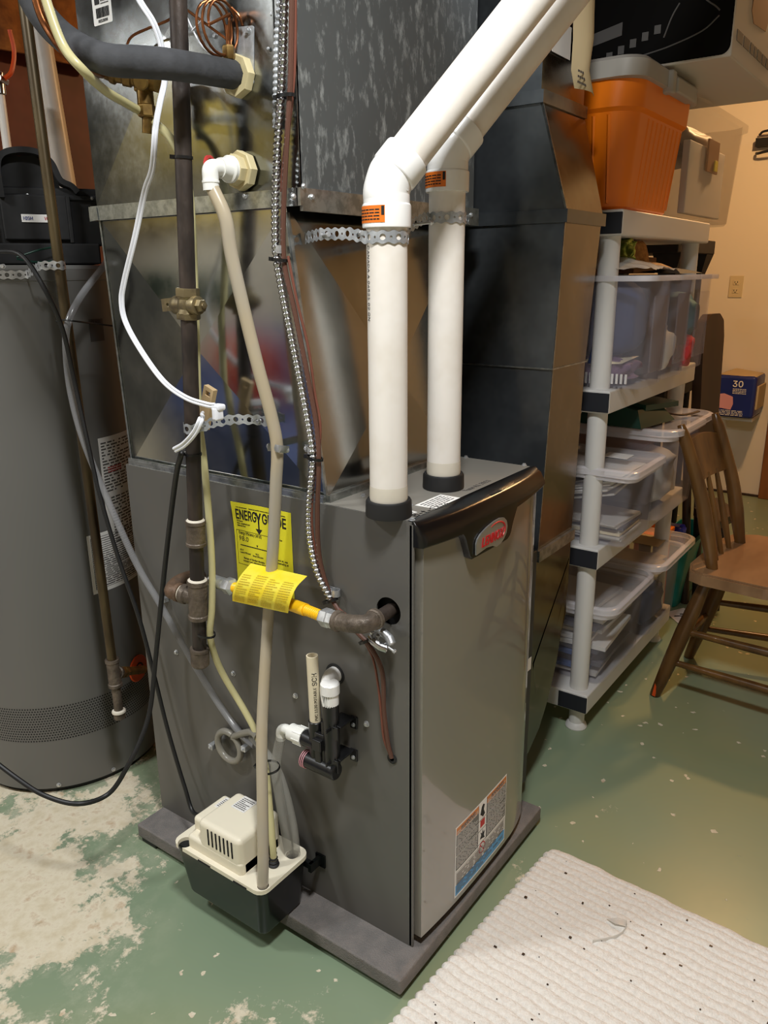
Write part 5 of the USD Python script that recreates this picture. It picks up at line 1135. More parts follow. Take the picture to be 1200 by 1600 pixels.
ORD = ['lowest', 'second', 'third', 'fourth', 'fifth', 'sixth', 'seventh', 'eighth', 'ninth', 'tenth', 'eleventh', 'twelfth', 'thirteenth']
def sheaf(names, x0, x1, y0, y1, z0, z1, n, seed, mats, lab, cat, group, tilt=0.0, jit=.02):
    """A pile of separate magazines or papers lying on each other."""
    r = random.Random(seed); z = z0; h = (z1-z0)/n
    for k in range(n):
        t_ = h*r.uniform(.6, .95)
        a = bx(-(x1-x0)/2, (x1-x0)/2, -(y1-y0)/2, (y1-y0)/2, 0, t_)
        a.apply_transform(trimesh.transformations.euler_matrix(tilt*(1+.02*k), r.uniform(-.012, .012), r.uniform(-.07, .07)))
        a.apply_translation([(x0+x1)/2+r.uniform(-jit, jit)*.4, (y0+y1)/2+r.uniform(-jit, jit)*.5, z]); z += h
        m_ = r.choice(mats)
        col = {'paper_grey': 'light grey', 'paper_cream': 'cream', 'paper_dark': 'dark grey', 'paper_white': 'white', 'paper_blue': 'blue', 'card_tan': 'tan', 'navy': 'navy'}[m_]
        single(names, a, m_, f"{col} {lab}, {'topmost' if k == n-1 else ORD[k]}{'' if k in (0, n-1) else ' from the bottom'}", cat, group)
mat('paper_grey', (196, 192, 186), .8); mat('paper_cream', (226, 212, 180), .8); mat('paper_blue', (74, 104, 160), .7); mat('paper_dark', (84, 84, 92), .8)

# second shelf from the top: three lidless bins side by side
zA = LV[2]+.060
bins = []
for k, (x0, x1, y0, lab) in enumerate(((.950, 1.165, -.040, 'clear lidless bin nearest the furnace on the second shelf, holding a navy garment'), (1.178, 1.385, -.032, 'clear lidless middle bin on the second shelf, holding white and dark cloth'), (1.398, 1.625, -.022, 'clear lidless far bin on the second shelf, holding teal and red cloth'))):
    t = thing('storage_bin', lab, 'storage bin', ((x0+x1)/2, .17, zA))
    tub(t, x0, x1, y0, .40, zA, zA+.272, inset=.014, r=.028, rim=.014)
    put('front_window', rbx(x0+.050, x1-.050, y0-.001, y0+.004, zA+.04, zA+.225, .002), 'bin_plastic', t)
    put('clip', bx(x0-.0005, x0+.003, y0+.11, y0+.117, zA+.215, zA+.256), 'bin_lid', t)
def lump(c, s, seed, amp=.25):
    m_ = trimesh.creation.icosphere(3, 1.0); v = m_.vertices
    k = 1+amp*(meshkit.fbm(v*2.1+seed, 3, seed)-.5)*2
    sq = np.sign(v)*np.abs(v)**.6
    m_.vertices = sq*k[:, None]*np.array(s)+np.array(c); return m_
single('garment', lump((1.070, .17, zA+.165), (.084, .165, .100), 3, .10), 'navy', 'folded navy garment filling the near bin of the second shelf', 'clothes', smooth=True)
single('garment', lump((1.055, .20, zA+.042), (.088, .19, .034), 8), 'purple_cloth', 'purple cloth at the bottom of the near bin of the second shelf', 'clothes', smooth=True)
gs = thing('sock', 'dark blue sock with white and light blue bands in the near bin', 'clothes', (.985, .09, zA+.12))
put('foot_part', tube([(.976, .075, zA+.18), (.974, .085, zA+.14), (.974, .09, zA+.10), (.978, .10, zA+.062)], .022, 14, 6, oval=(.35, 1)), 'navy', gs)
for dz_, m_ in ((.170, 'paper_white'), (.158, 'label_blue'), (.075, 'paper_white')): put('band', tube([(.9755, .079, zA+dz_+.007), (.9752, .080, zA+dz_)], .0235, 14, 3, oval=(.4, 1)), m_, gs)
cmb = thing('ribbed_mat', 'white ribbed strip at the bottom of the near bin of the second shelf', 'mat', (.972, .1, zA+.03))
for k in range(13): put('rib', rbx(.969, .973, .004+.0115*k, .010+.0115*k, zA+.012-.0005*k, zA+.036, .001), 'paper_white', cmb)
single('paper_sheet', hull([(.970, .02, zA+.062), (.970, .17, zA+.05), (1.10, .02, zA+.07), (1.10, .17, zA+.052), (.972, .10, zA+.072)]), 'paper_cream', 'cream crumpled paper over purple cloth in the near bin', 'paper')
single('garment', lump((1.28, .10, zA+.08), (.075, .10, .075), 11), 'paper_white', 'white bundled cloth in the middle bin of the second shelf', 'clothes', smooth=True)
single('garment', lump((1.28, .20, zA+.18), (.08, .12, .06), 13), 'denim', 'grey blue cloth on top in the middle bin of the second shelf', 'clothes', smooth=True)
single('garment', lump((1.51, .10, zA+.15), (.085, .10, .07), 17), 'teal_cloth', 'teal cloth in the far bin of the second shelf', 'clothes', smooth=True)
single('garment', lump((1.46, .04, zA+.055), (.05, .055, .05), 19), 'red_cloth', 'red cloth low in the far bin of the second shelf', 'clothes', smooth=True)
single('garment', lump((1.53, .20, zA+.055), (.07, .10, .05), 21), 'black_matte', 'black cloth at the bottom of the far bin of the second shelf', 'clothes', smooth=True)
pb = thing('film_bag', 'shiny clear plastic bag lying over the near bin under the straw hat', 'bag', (1.10, .15, zA+.27))
V = []; nn_ = 22
for j in np.linspace(0, 1, nn_):
    for i in np.linspace(0, 1, nn_):
        x, y = .955+.30*i, -.02+.33*j
        V.append((x, y, zA+.278+.030*math.sin(math.pi*i)*math.sin(math.pi*min(1, j*1.2))+.020*meshkit.fbm(np.array([x*26, y*26, .5]), 3, 4)))
put('film', sheet(V, [(i*nn_+j, i*nn_+j+1, (i+1)*nn_+j+1, (i+1)*nn_+j) for i in range(nn_-1) for j in range(nn_-1)], .0006, (0, 0, -1)), 'film_plastic', pb, smooth=True)
ht = thing('straw_hat', 'tan straw hat lying upside on the bins of the second shelf', 'hat', (1.12, .15, zA+.31))
hz_ = zA+.292; HX = 1.235
put('brim', lathe([(.062, .012), (.10, .006), (.128, -.004), (.130, -.002), (.10, .010), (.062, .016)], (HX, .13, hz_), (0, 0, 1), 40, False), 'straw', ht, smooth=True)
put('crown', lathe([(.070, .008), (.066, .030), (.058, .058), (.048, .068), (.030, .064), (0, .062)], (HX, .13, hz_), (0, 0, 1), 36, False), 'straw', ht, smooth=True)
mat('foil_green', (196, 200, 96), .25, .6, rgb2=(110, 126, 40), scale=40)
single('foil_wrapper', lump(at(973, 392, y=.09), (.018, .03, .028), 30, .5), 'foil_green', 'shiny green gold wrapper beside the straw hat behind the front post', 'wrapper')
single('brown_box', rbx(1.36, 1.56, .14, .30, zA+.276, zA+.322, .003), 'card_brown', 'small brown box between the straw hat and the far post', 'box')
single('dark_folder', hull([(1.33, .0, zA+.275), (1.52, -.01, zA+.276), (1.33, .12, zA+.280), (1.55, .12, zA+.280), (1.35, .02, zA+.290), (1.50, .03, zA+.286)]), 'black_matte', 'flat dark folder lying on the far bins of the second shelf', 'folder')
# third shelf: lidded bins
zB = LV[1]+.060
D_ = thing('storage_bin', 'clear lidded bin full of white papers on the third shelf', 'storage bin', (1.08, .18, zB))
tub(D_, .955, 1.205, -.034, .40, zB, zB+.195, inset=.014, r=.028); lid(D_, .943, 1.217, -.046, .412, zB+.212)
put('sticker', bx(1.10, 1.16, .03, .10, zB+.2092, zB+.2102), 'paper_white', D_); put('clip', bx(.952, .956, .05, .057, zB+.150, zB+.19), 'bin_lid', D_)
sheaf('magazine', .99, 1.16, .0, .34, zB+.008, zB+.060, 7, 61, ['paper_grey', 'paper_cream', 'paper_dark', 'paper_grey'], 'magazine low in the near bin of the third shelf', 'papers low in the third shelf bin', .0)
sheaf('envelope', .98, 1.17, .02, .31, zB+.105, zB+.150, 8, 62, ['paper_white', 'paper_white', 'paper_grey'], 'envelope slanting in the near bin of the third shelf', 'envelope', 'slanting envelopes in the third shelf bin', -.22)
sheaf('loose_sheet', .98, 1.17, .0, .30, zB+.176, zB+.190, 5, 63, ['paper_white', 'paper_grey', 'navy'], 'loose sheet under the lid on the third shelf', 'paper', 'loose sheets under the third shelf lid', .0)
E_ = thing('storage_bin', 'taller clear lidded bin with a green case on its lid on the third shelf', 'storage bin', (1.42, .18, zB))
tub(E_, 1.228, 1.600, -.045, .40, zB, zB+.255, inset=.02, r=.04); lid(E_, 1.214, 1.640, -.066, .412, zB+.275, r=.06)
put('sticker', bx(1.235, 1.285, .05, .14, zB+.2722, zB+.2732), 'paper_white', E_)
single('garment', lump((1.41, .14, zB+.10), (.13, .14, .085), 41, .2), 'paper_grey', 'pale grey crumpled plastic in the taller bin of the third shelf', 'bag', smooth=True)
single('garment', lump((1.45, .20, zB+.20), (.11, .12, .035), 43, .2), 'card_brown', 'brown cloth at the top of the taller bin of the third shelf', 'clothes', smooth=True)
gc = thing('green_case', 'dark green glossy case with a strap on the lid of the taller bin', 'case', (1.33, .08, zB+.277))
put('body', hull([(1.20, .03, zB+.277), (1.40, -.005, zB+.277), (1.20, .22, zB+.277), (1.44, .20, zB+.277), (1.22, .05, zB+.325), (1.38, .03, zB+.318), (1.22, .20, zB+.335), (1.40, .20, zB+.33)]), 'green_dark', gc)
put('top_flap', hull([(1.26, .04, zB+.318), (1.44, .0, zB+.312), (1.28, .20, zB+.34), (1.46, .19, zB+.332), (1.26, .04, zB+.334), (1.44, .0, zB+.327), (1.28, .20, zB+.352), (1.46, .19, zB+.345)]), 'green_dark', gc)
put('strap', tube([(1.37, .06, zB+.305), (1.44, -.0, zB+.285), (1.50, -.02, zB+.281), (1.56, -.03, zB+.281)], .006, 8, 6, oval=(1, .5)), 'wood_deep', gc)
# bottom shelf
zD = LV[0]+.060
F_ = thing('storage_bin', 'clear lidded bin stacked with folded newspapers on the bottom shelf', 'storage bin', (1.16, .2, zD))
tub(F_, .985, 1.330, .006, .42, zD, zD+.225, inset=.016, r=.034); lid(F_, .972, 1.343, -.012, .432, zD+.246, r=.05)
put('sticker', bx(1.0, 1.065, .16, .26, zD+.2435, zD+.2443), 'paper_white', F_)
put('print', print_lines((1.005, .25, zD+.2445), (0, -1, 0), (1, 0, 0), .08, .05, 4, 71, .0002, .45), 'ink', F_)
sheaf('newspaper', 1.02, 1.28, .05, .38, zD+.010, zD+.205, 13, 72, ['paper_grey', 'paper_cream', 'paper_grey', 'paper_white', 'card_tan', 'paper_blue', 'paper_dark'], 'newspaper in the near bin of the bottom shelf', 'newspaper', 'newspapers in the bottom shelf bin', 0, .05)
G_ = thing('storage_bin', 'far clear lidded bin on the bottom shelf with a paper note on it', 'storage bin', (1.52, .2, zD))
tub(G_, 1.372, 1.690, .0, .42, zD, zD+.235, inset=.016, r=.034); lid(G_, 1.356, 1.745, -.026, .432, zD+.256, r=.05)
put('note', bx(1.55, 1.66, .05, .17, zD+.2535, zD+.2545), 'card_tan', G_)
single('cable_bundle', lump((1.50, .10, zD+.085), (.10, .08, .07), 51, .3), 'denim', 'grey blue bundle of cables in the far bin of the bottom shelf', 'cables', smooth=True)
single('garment', lump((1.50, .12, zD+.19), (.10, .09, .035), 53, .4), 'card_tan', 'tan crumpled bag at the top of the far bin of the bottom shelf', 'bag', smooth=True)

# top shelf: orange tub, clear tote, boxes above
zT = LV[3]+.060
ot = thing('orange_tub', 'orange plastic tub with a pale grey lid on the top shelf', 'tub', (1.12, .2, zT))
rr = lambda i, z, r_: rrect(.905+i, 1.345-i, .012+i, .42-i, z, r_, 6)
put('tub', grid_tube([rr(.034, zT, .05), rr(.028, zT+.006, .056), rr(.006, zT+.205, .06), rr(-.003, zT+.213, .065), rr(-.006, zT+.272, .065), rr(-.002, zT+.276, .06)]), 'orange_tub', ot, smooth=35)
for k in range(9):
    x = 1.02+.032*k
    put('rib', hull([(x, .0405, zT+.012), (x+.007, .0405, zT+.012), (x+.0035, .0380, zT+.014), (x-.001, .0185, zT+.20), (x+.008, .0185, zT+.20), (x+.0035, .0162, zT+.198)]), 'orange_tub', ot)
for k in range(8):
    y = .07+.036*k
    put('rib', hull([(.936, y, zT+.012), (.936, y+.007, zT+.012), (.9312, y+.0035, zT+.014), (.9115, y-.001, zT+.20), (.9115, y+.008, zT+.20), (.9092, y+.0035, zT+.198)]), 'orange_tub', ot)
ru = lambda i, z, r_: rrect(.890+i, 1.360-i, -.003+i, .435-i, z, r_, 6)
put('lid', cat_(grid_tube([ru(.008, zT+.268, .05), ru(-.002, zT+.270, .056), ru(-.001, zT+.305, .056), ru(.008, zT+.313, .05), ru(.04, zT+.313, .03), ru(.05, zT+.306, .03)]), rbx(1.07, 1.10, -.016, .02, zT+.258, zT+.308, .006)), 'grey_lid', ot, smooth=35)
put('latch', rbx(1.10, 1.26, -.020, .01, zT+.262, zT+.296, .005), 'grey_lid', ot)
tt = thing('clear_tote', 'large cloudy clear tote beside the orange tub on the top shelf', 'storage bin', (1.65, .2, zT))
ry = lambda i, z, r_: rrect(1.395+i, 2.03-i, .02+i, .44-i, z, r_, 6)
put('tub', grid_tube([ry(.03, zT+.001, .05), ry(.022, zT+.01, .06), ry(.004, zT+.285, .07), ry(-.01, zT+.287, .08), ry(-.01, zT+.305, .08), ry(.006, zT+.305, .07), ry(.024, zT+.008, .055)]), 'tote_plastic', tt, smooth=35)
single('white_board', rbx(1.50, 1.90, .055, .075, zT+.02, zT+.215, .003), 'paper_white', 'white board standing inside the clear tote', 'board')
single('label_card', cat_(rbx(1.66, 1.78, .044, .050, zT+.145, zT+.235, .001)), 'card_brown', 'brown card before the white board inside the clear tote', 'card')
single('yellow_strip', rbx(1.72, 1.755, .038, .042, zT+.15, zT+.18, .0008), 'label_yellow', 'small yellow strip on the brown card inside the tote', 'card')
single('dark_bundle', lump((1.72, .24, zT+.235), (.26, .15, .055), 55, .2), 'wood_deep', 'dark brown cloth bundle inside the clear tote', 'clothes', smooth=True)
bbx = thing('printed_carton', 'big white carton with a black printed end lying over the orange tub', 'box', (1.3, .15, zT+.316))
mat('carton_white', (206, 198, 186), .8)
cx0, cx1, cy0, cy1, cz0, cz1 = 1.072, 1.64, -.138, .46, zT+.3155, zT+.70
put('carton', rbx(cx0, cx1, cy0, cy1, cz0, cz1, .004), 'carton_white', bbx)
pe = sbox(.0, .006, cy1-cy0-.004, cz1-cz0-.004).buffer(-.02).buffer(.02)
pb_ = put('printed_end', plate(pe, (cx0-.0008, cy1-.001, cz0), SX, SZ, .001), 'box_black', bbx, label='black printed end panel with faint white lines')
BX = cx0-.0020
bpt = lambda x, z: (BX, cy1-x, cz0+z)
put('print', plate(Polygon([(.235, .060), (.345, .080), (.345, .108), (.235, .086)]), (BX, cy1, cz0), SX, SZ, .001), 'ink_grey', pb_)
for k in range(5): put('print', plate(sbox(.31+.028*k, .030+.010*k, .325+.028*k, .048+.010*k), (BX, cy1, cz0), SX, SZ, .001), 'ink_grey', pb_)
for c in (((.445, .06), (.46, .10), (.475, .125)), ((.515, .155), (.53, .125), (.555, .105), (.565, .095)), ((.40, .030), (.46, .040), (.53, .060), (.565, .085))):
    put('line', tube([bpt(*q) for q in c], .0018, 6, 8), 'ink_grey', pb_)
put('picture', on_plane(ex(Polygon([(.14, .12), (.17, .10), (.30, .11), (.33, .16), (.30, .27), (.18, .26), (.15, .2)]), .001), (cx0, cy0-.0005, cz0), FX, FZ), 'card_brown', bbx)
put('print', print_lines((cx0+.03, cy0-.0005, cz0+.035), FX, FZ, .35, .028, 1, 12, .001, .8), 'ink_grey', bbx)

# things beyond the shelves
bs = thing('black_shelf', 'black plastic shelf unit standing behind the grey shelves', 'shelf unit', (2.2, .3, 0))
for z in (.35, .80, 1.32): put('shelf', rbx(1.93, 2.42, .185, .60, z, z+.05, .004), 'black_matte', bs)
for x, y in ((2.02, .235), (2.36, .235), (2.02, .54), (2.36, .54)):
    for a, b in ((0, .351), (.40, .801), (.85, 1.321)): put('post', cyl((x, y, a), (x, y, b), .026, 20), 'black_matte', bs)
    put('corner_block', hull([(x-.05, y-.05, 1.32), (x+.05, y-.05, 1.32), (x-.05, y+.05, 1.32), (x+.05, y+.05, 1.32), (x-.028, y-.028, 1.24), (x+.028, y-.028, 1.24), (x-.028, y+.028, 1.24), (x+.028, y+.028, 1.24)]), 'black_matte', bs)
tb_ = thing('teal_bin', 'teal plastic bin on the floor behind the chair', 'bin', (2.1, .11, 0))
rt = lambda i, z: rrect(1.93+i, 2.30-i, .05+i, .17-i*.3, z, .04, 5)
put('tub', grid_tube([rt(.03, .003), rt(.0, .255), rt(-.012, .257), rt(-.012, .27), rt(.003, .27), rt(.033, .012)]), 'teal_plastic', tb_, smooth=35)
single('blue_bag', lump((1.99, .115, .29), (.035, .04, .045), 61, .15), 'blue_plastic', 'bright blue bag peeping from the teal bin', 'bag', smooth=True)
ob = thing('orange_stool', 'small orange step stool in the dark behind the shelves', 'stool', (1.86, .17, 0))
put('top', rbx(1.78, 1.93, .10, .25, .325, .345, .004), 'orange_tub', ob)
for x, y in ((1.79, .11), (1.905, .11), (1.79, .225), (1.905, .225)): put('leg', rbx(x, x+.016, y, y+.016, 0, .326, .002), 'orange_red', ob)
nl = thing('paper_leaflet', 'white leaflet with dark drawings on the floor by the teal bin', 'leaflet', (1.95, .02, 0))
pv = [at(u, v, z=.0015) for u, v in ((1040, 957), (1068, 950), (1112, 975), (1062, 976))]
put('sheet', hull([p for q in pv for p in (q, q+[0, 0, .001])]), 'paper_white', nl)
cp0 = np.mean(pv, axis=0)+[0, 0, .0012]
put('print', cat_([on_plane(ex(Polygon([(0, 0), (.05, .008), (.055, .014), (.004, .008)]), .0004), cp0+[-.02+.03*k, .035-.012*k, 0], (.5, -.86, 0), (.86, .5, 0)) for k in range(4)]), 'ink', nl)

# ================================================================== chairs
ch = thing('wooden_chair', 'worn brown wooden chair with a slat back beside the shelves', 'chair', (1.45, -.30, 0))
sz = .43
so = Polygon([(1.235, -.165), (1.255, -.128), (1.32, -.112), (1.58, -.125), (1.66, -.15), (1.70, -.22), (1.685, -.52), (1.60, -.56), (1.35, -.56), (1.245, -.52), (1.225, -.33)]).buffer(.02).buffer(-.02).buffer(-.01).buffer(.01)
s1 = trimesh.creation.extrude_polygon(so, .030, engine='earcut'); s1.apply_translation([0, 0, sz-.030])
s2 = trimesh.creation.extrude_polygon(so.buffer(-.006), .006, engine='earcut'); s2.apply_translation([0, 0, sz-.0005])
put('seat', cat_(s1, s2), 'wood_seat', ch)
def turned(name, p0, p1, prof, m_='wood_dark'): 
    p0, p1 = np.array(p0), np.array(p1); L_ = np.linalg.norm(p1-p0)
    return put(name, lathe([(r, t*L_) for t, r in prof], p0, p1-p0, 18), m_, ch, smooth=True)
legp = [(0, .0155), (.02, .0165), (.3, .0215), (.55, .0235), (.75, .021), (.93, .016), (1, .015)]
f1, f2 = at(1023, 1086, z=0), at(1073, 1030, z=0); f1[2] = f2[2] = .0005
L1, L2 = ((f1[0], f1[1], .0), (1.300, -.170, sz-.025)), ((f2[0]+.02, f2[1], .0), (1.545, -.185, sz-.025))
turned('leg', *L1, legp); turned('leg', *L2, legp)
L3, L4 = ((1.225, -.60, 0), (1.30, -.49, sz-.025)), ((1.70, -.60, 0), (1.62, -.49, sz-.025))
turned('leg', *L3, legp); turned('leg', *L4, legp)
lerp = lambda L_, t: tuple(np.array(L_[0])*(1-t)+np.array(L_[1])*t)
strp = [(0, .009), (.3, .0115), (.5, .0125), (.7, .0115), (1, .009)]
turned('stretcher', lerp(L1, .30), lerp(L3, .30), strp); turned('stretcher', lerp(L1, .56), lerp(L3, .56), strp)
turned('stretcher', lerp(L2, .30), lerp(L4, .30), strp); turned('stretcher', lerp(L2, .56), lerp(L4, .56), strp)
turned('stretcher', lerp(L1, .44), lerp(L2, .44), strp); turned('stretcher', lerp(L3, .44), lerp(L4, .44), strp)
b1, t1 = (1.300, -.182, sz), tuple(at(1064, 664, x=1.285)); b2, t2 = (1.588, -.195, sz), tuple(at(1117, 646, x=1.56))
def post(b, t_): 
    b, t_ = np.array(b), np.array(t_); mid = b*.45+t_*.55+[0, -.012, 0]
    P = spline([b-[0, 0, .012], b*.75+t_*.25+[0, -.006, 0], mid, t_], 10); r = np.interp(np.linspace(0, 1, len(P)), [0, .1, .35, .6, .93, 1], [.0155, .0165, .0215, .0200, .0175, .010])
    return P, r
P1, r1 = post(b1, t1); P2_, r2 = post(b2, t2)
put('back_post', tube(P1, r1, 18, smooth=False), 'wood_dark', ch, smooth=True); put('back_post', tube(P2_, r2, 18, smooth=False), 'wood_dark', ch, smooth=True)
at_t = lambda P, t: P[int(t*(len(P)-1))]
u0, u1, w0_, w1_ = at_t(P1, .92), at_t(P1, .70), at_t(P2_, .92), at_t(P2_, .70)
bow = np.array([0, .016, 0]); k6 = np.linspace(0, 1, 9)
V = np.array([u1*(1-k)+w1_*k+bow*math.sin(math.pi*k) for k in k6]+[u0*(1-k)+w0_*k+bow*math.sin(math.pi*k)+[0, 0, .012*math.sin(math.pi*k)] for k in k6])
put('top_rail', sheet(V, [(j, j+1, 9+j+1, 9+j) for j in range(8)], .014, (0, 1, 0)), 'wood_dark', ch, smooth=30)
for k in (.27, .5, .73):
    bb = np.array(b1)*(1-k)+np.array(b2)*k+[0, .016*math.sin(math.pi*k), -.008]; tt_ = u1*(1-k)+w1_*k+bow*math.sin(math.pi*k)+[0, .006, .012]
    turned('spindle', bb, tt_, [(0, .0065), (.35, .0105), (.6, .0095), (1, .006)])
put('scuff', hull([f1+[-.0175, -.006, .004], f1+[-.0175, .004, .006], f1+[-.018, -.002, .05], f1+[-.012, -.008, .03], f1+[-.0165, -.001, .004]]), 'orange_red', ch, label='orange red scuff at the foot of the leg')
c2 = thing('dark_chair', 'dark brown chair with a rounded back panel behind the worn wooden chair', 'chair', (2.25, .16, 0))
bk = Polygon([(0, .10), (.0, .92), (.02, .98), (.06, 1.005), (.13, 1.005), (.165, .98), (.175, .92), (.16, .60), (.15, .10)]).buffer(-.02).buffer(.02)
q_ = trimesh.creation.extrude_polygon(bk.intersection(sbox(-1, .44, 2, 2)), .035, engine='earcut')
dx_ = np.array([.985, -.17, 0]); o_ = np.array([2.02, at(1091, 700, x=2.02)[1], .105])
put('back_panel', on_plane(q_, o_, dx_, np.array([0, .06, .998])), 'wood_deep', c2, smooth=30)
for k in (.03, .13):
    p = o_+dx_*k; put('leg', cyl(p*[1, 1, 0], p+[0, .05, .52], .016, 14), 'wood_deep', c2)
    put('leg', cyl(p*[1, 1, 0]+[-.10, -.10, 0], p+[-.08, -.08, .27], .015, 14), 'wood_deep', c2)
put('seat', hull([o_+dx_*.02+[0, 0, .26], o_+dx_*.22+[0, 0, .26], o_+dx_*.02+[-.15, -.12, .26], o_+dx_*.22+[-.15, -.12, .26], o_+dx_*.02+[0, 0, .29], o_+dx_*.22+[0, 0, .29], o_+dx_*.02+[-.15, -.12, .29], o_+dx_*.22+[-.15, -.12, .29]]), 'wood_deep', c2)

# far wall
ou = thing('wall_outlet', 'ivory duplex outlet on the cream far wall', 'outlet', tuple(at(1150, 448, x=3.858)))
oc2 = at(1150, 448, x=3.859)
put('cover_plate', on_plane(rbx(-.036, .036, -.058, .058, 0, .005, .002), oc2, SX, SZ), 'outlet_ivory', ou)
for s in (-.022, .022):
    fp = put('receptacle', on_plane(rbx(-.017, .017, -.014, .014, 0, .0075, .003), oc2+[0, 0, s], SX, SZ), 'outlet_ivory', ou)
    put('slot', cat_([on_plane(bx(x-.0015, x+.0015, -.002, .007, .0074, .0079), oc2+[0, 0, s], SX, SZ) for x in (-.007, .007)]+[on_plane(bx(-.003, .003, -.010, -.005, .0074, .0079), oc2+[0, 0, s], SX, SZ)]), 'inside_dark', fp)
dp = thing('diaper_pack', 'dark blue paper goods pack reading 30 on a small ledge at the far wall', 'package', (3.74, .28, .48))
put('pack', rbx(3.62, 3.855, .195, .405, .485, .715, .018, 2), 'blue_pack', dp, smooth=40)
put('print', text('30', .032, (3.618, .315, .655), SX, SZ, .002, True), 'paper_white', dp)
put('print', print_lines((3.6185, .31, .615), SX, SZ, .07, .032, 4, 81, .001, .45), 'paper_white', dp)
put('print', print_lines((3.6185, .385, .495), SX, SZ, .14, .032, 4, 82, .001, .45), 'paper_white', dp)
bp_ = put('picture', plate(Polygon([(0, 0), (.04, .004), (.09, -.002), (.10, .03), (.095, .07), (.05, .085), (.0, .078), (-.004, .04)]), (3.6185, .40, .530), SX, SZ, .001), 'pink', dp)
put('wrapper_fold', hull([(3.63, .20, .712), (3.84, .20, .712), (3.63, .39, .715), (3.84, .39, .715), (3.68, .24, .735), (3.80, .34, .735)]), 'card_tan', dp)
put('wrapper_fold', rbx(3.66, 3.85, .186, .20, .53, .66, .004), 'card_tan', dp)
single('wall_ledge', rbx(3.66, 3.859, .20, .40, .462, .485, .003), 'tan_wall', 'small cream ledge under the dark blue pack on the far wall', 'ledge')
wl = thing('wall_rack', 'dark metal hook rack on the cream far wall at the right edge', 'rack', tuple(at(1195, 220, x=3.85)))
rk = at(1200, 222, x=3.83)
put('bar', bx(3.80, 3.859, rk[1]-.35, rk[1]+.055, rk[2]-.02, rk[2]+.02), 'inside_dark', wl)
put('hook', tube([rk+[0, .05, -.05], rk+[-.04, .03, -.055], rk+[-.06, -.03, -.05], rk+[-.05, -.2, -.045]], .007, 8, 6), 'shelf_black', wl)
put('hook', tube([rk+[0, .045, .04], rk+[-.04, .0, .05], rk+[-.05, -.2, .05]], .006, 8, 6), 'shelf_black', wl)

# ================================================================== ribbed rug
rc, ra, rb_ = np.array([.4556, -.0792]), np.array([.4314-.4556, -.5372+.0792]), np.array([-.1163-.4556, -.0339+.0792])
ra, rb_ = ra/np.linalg.norm(ra), rb_/np.linalg.norm(rb_)
rug = thing('ribbed_rug', 'white ribbed cotton rug with specks of dirt before the furnace', 'rug', (rc[0]-.4, rc[1]-.6, 0))
pitch = .0205; wid, lng = .93, 1.35
us = np.arange(0, wid, pitch/8); vs_ = np.r_[np.linspace(0, .02, 6), np.linspace(.03, lng, 150)]
V = []
for u in us:
    ph = (u % pitch)/pitch; edge = .006*abs(math.sin(math.pi*ph))
    wob = .004*(meshkit.noise(np.array([u*6, 1.7, 0.3]))-.5)
    for j, v in enumerate(vs_):
        h = 0.0062+.0034*abs(math.sin(math.pi*ph))**.7
        if j < 6: h *= math.sqrt(1-((5-j)/5)**2)*.98+.02
        du = .0016*math.sin(v*46+u*11)+.0012*math.sin(v*91+u*37)
        off = -(edge)+.006 if j == 0 else (-(edge)+.006)*(1-j/5) if j < 6 else 0
        if u < .02: h = max(h*.0+.0085*math.sqrt(max(0, 1-((.02-u)/.02)**2))*(1 if j > 5 else h/.0097), .0005); off += (.02-u)*.8 if j < 6 else 0
        p_ = rc+rb_*(u+du+wob*min(1, u*10))+ra*(v+off); V.append((p_[0], p_[1], h))
nv = len(vs_)
V = np.array(V); nz2 = meshkit.fbm(V*[160, 160, 0]+3, 2, 3); V[:, 2] += (nz2-.5)*.0016*(V[:, 2] > .004)
F = [(i*nv+j, (i+1)*nv+j, (i+1)*nv+j+1, i*nv+j+1) for i in range(len(us)-1) for j in range(nv-1)]
put('weave', sheet(V, [t_[::-1] for t_ in F], .0004, (0, 0, -1)), 'rug_white', rug, smooth=True)
r_ = random.Random(3); sp_ = []
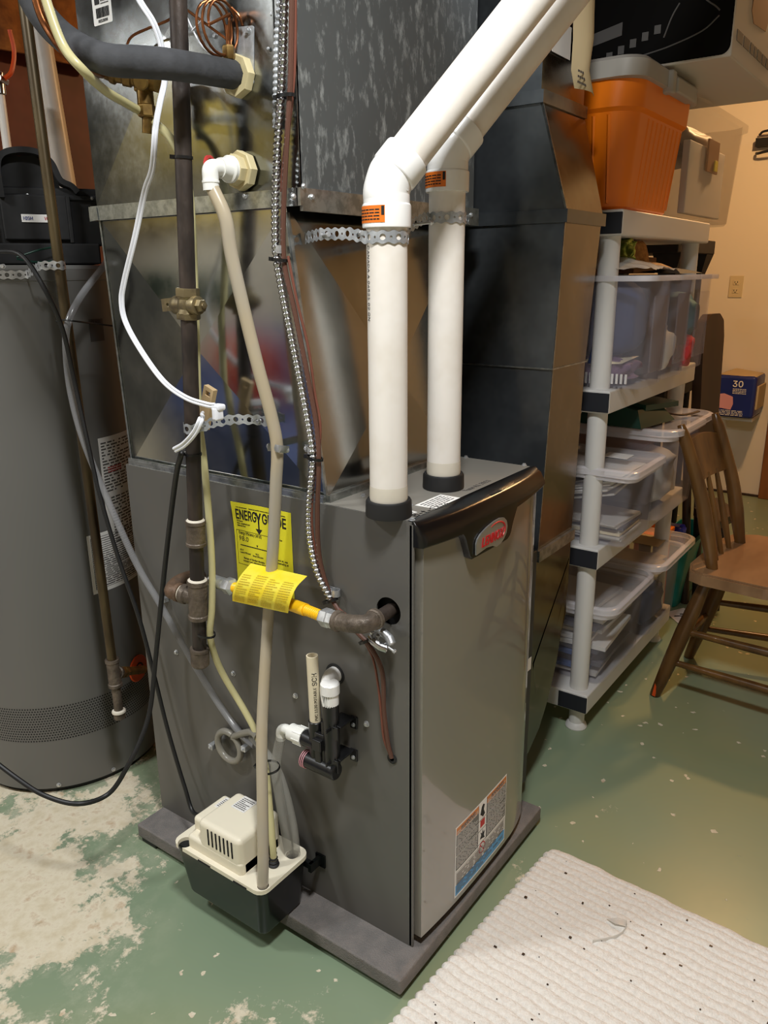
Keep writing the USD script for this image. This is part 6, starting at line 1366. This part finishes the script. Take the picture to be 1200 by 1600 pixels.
for _ in range(170):
    u, v = r_.uniform(.03, .85), r_.uniform(.03, .9); p_ = rc+rb_*u+ra*v; s = r_.choice((.0008, .001, .0014, .002))
    sp_.append(rbx(p_[0]-s, p_[0]+s*r_.uniform(.6, 1.6), p_[1]-s, p_[1]+s*r_.uniform(.6, 2), .0082, .0105, .0004))
put('dirt_specks', cat_(sp_), 'wood_deep', rug, kind='stuff')
single('plastic_scrap', tube([at(u, v, z=.011) for u, v in ((926, 1471), (945, 1468), (966, 1462), (978, 1450), (979, 1440))], .0042, 8, 8, oval=(.15, 1)), 'film_plastic', 'curled strip of clear plastic lying on the white rug', 'scrap')
V = [at(u, v, z=z) for u, v, z in ((948, 1436, .0115), (965, 1434, .016), (979, 1438, .0115), (978, 1448, .013), (960, 1443, .016))]
single('plastic_scrap', hull([p for q in V for p in (q, q+[0, 0, .0008])]), 'film_plastic', 'flat flap of clear plastic on the white rug above the curled strip', 'scrap')

# the far left part of the basement, out of the frame but mirrored in the sheet metal
so_ = thing('blue_sofa', 'blue sofa standing in the left part of the basement, mirrored in the coil case', 'sofa', (-1.8, 1.7, 0))
put('seat', rbx(-2.25, -1.32, 1.05, 2.32, .06, .50, .05, 2), 'blue_tarp', so_, smooth=40)
put('backrest', rbx(-2.36, -2.08, 1.05, 2.32, .06, .92, .06, 2), 'blue_tarp', so_, smooth=40)
for y in (.92, 2.28): put('armrest', rbx(-2.3, -1.33, y, y+.16, .06, .66, .05, 2), 'blue_tarp', so_, smooth=40)
for x in (-2.3, -1.42):
    for y in (.95, 2.35): put('foot', rbx(x, x+.06, y, y+.06, 0, .065, .004), 'wood_deep', so_)
single('sofa_cushion', lump((-1.98, 2.05, .70), (.09, .2, .19), 77, .12), 'orange_red', 'orange cushion leaning on the blue sofa', 'cushion', smooth=True)
bd_s = thing('wall_board', 'dark teal board fixed on the cream wall over the blue sofa', 'board', (-2.58, 3.4, 1.3))
put('board', rbx(-2.598, -2.57, 2.7, 4.0, 1.22, 1.42, .004), 'green_dark', bd_s)
for k in range(5): single('insulation_batt', lump((-2.53, 2.35+.40*k, 1.98), (.06, .19, .28), 90+k, .12), 'glass_fibre', ('first', 'second', 'third', 'fourth', 'fifth')[k]+' yellow fibreglass batt from the ducts on the wall over the blue sofa', 'insulation', smooth=True)
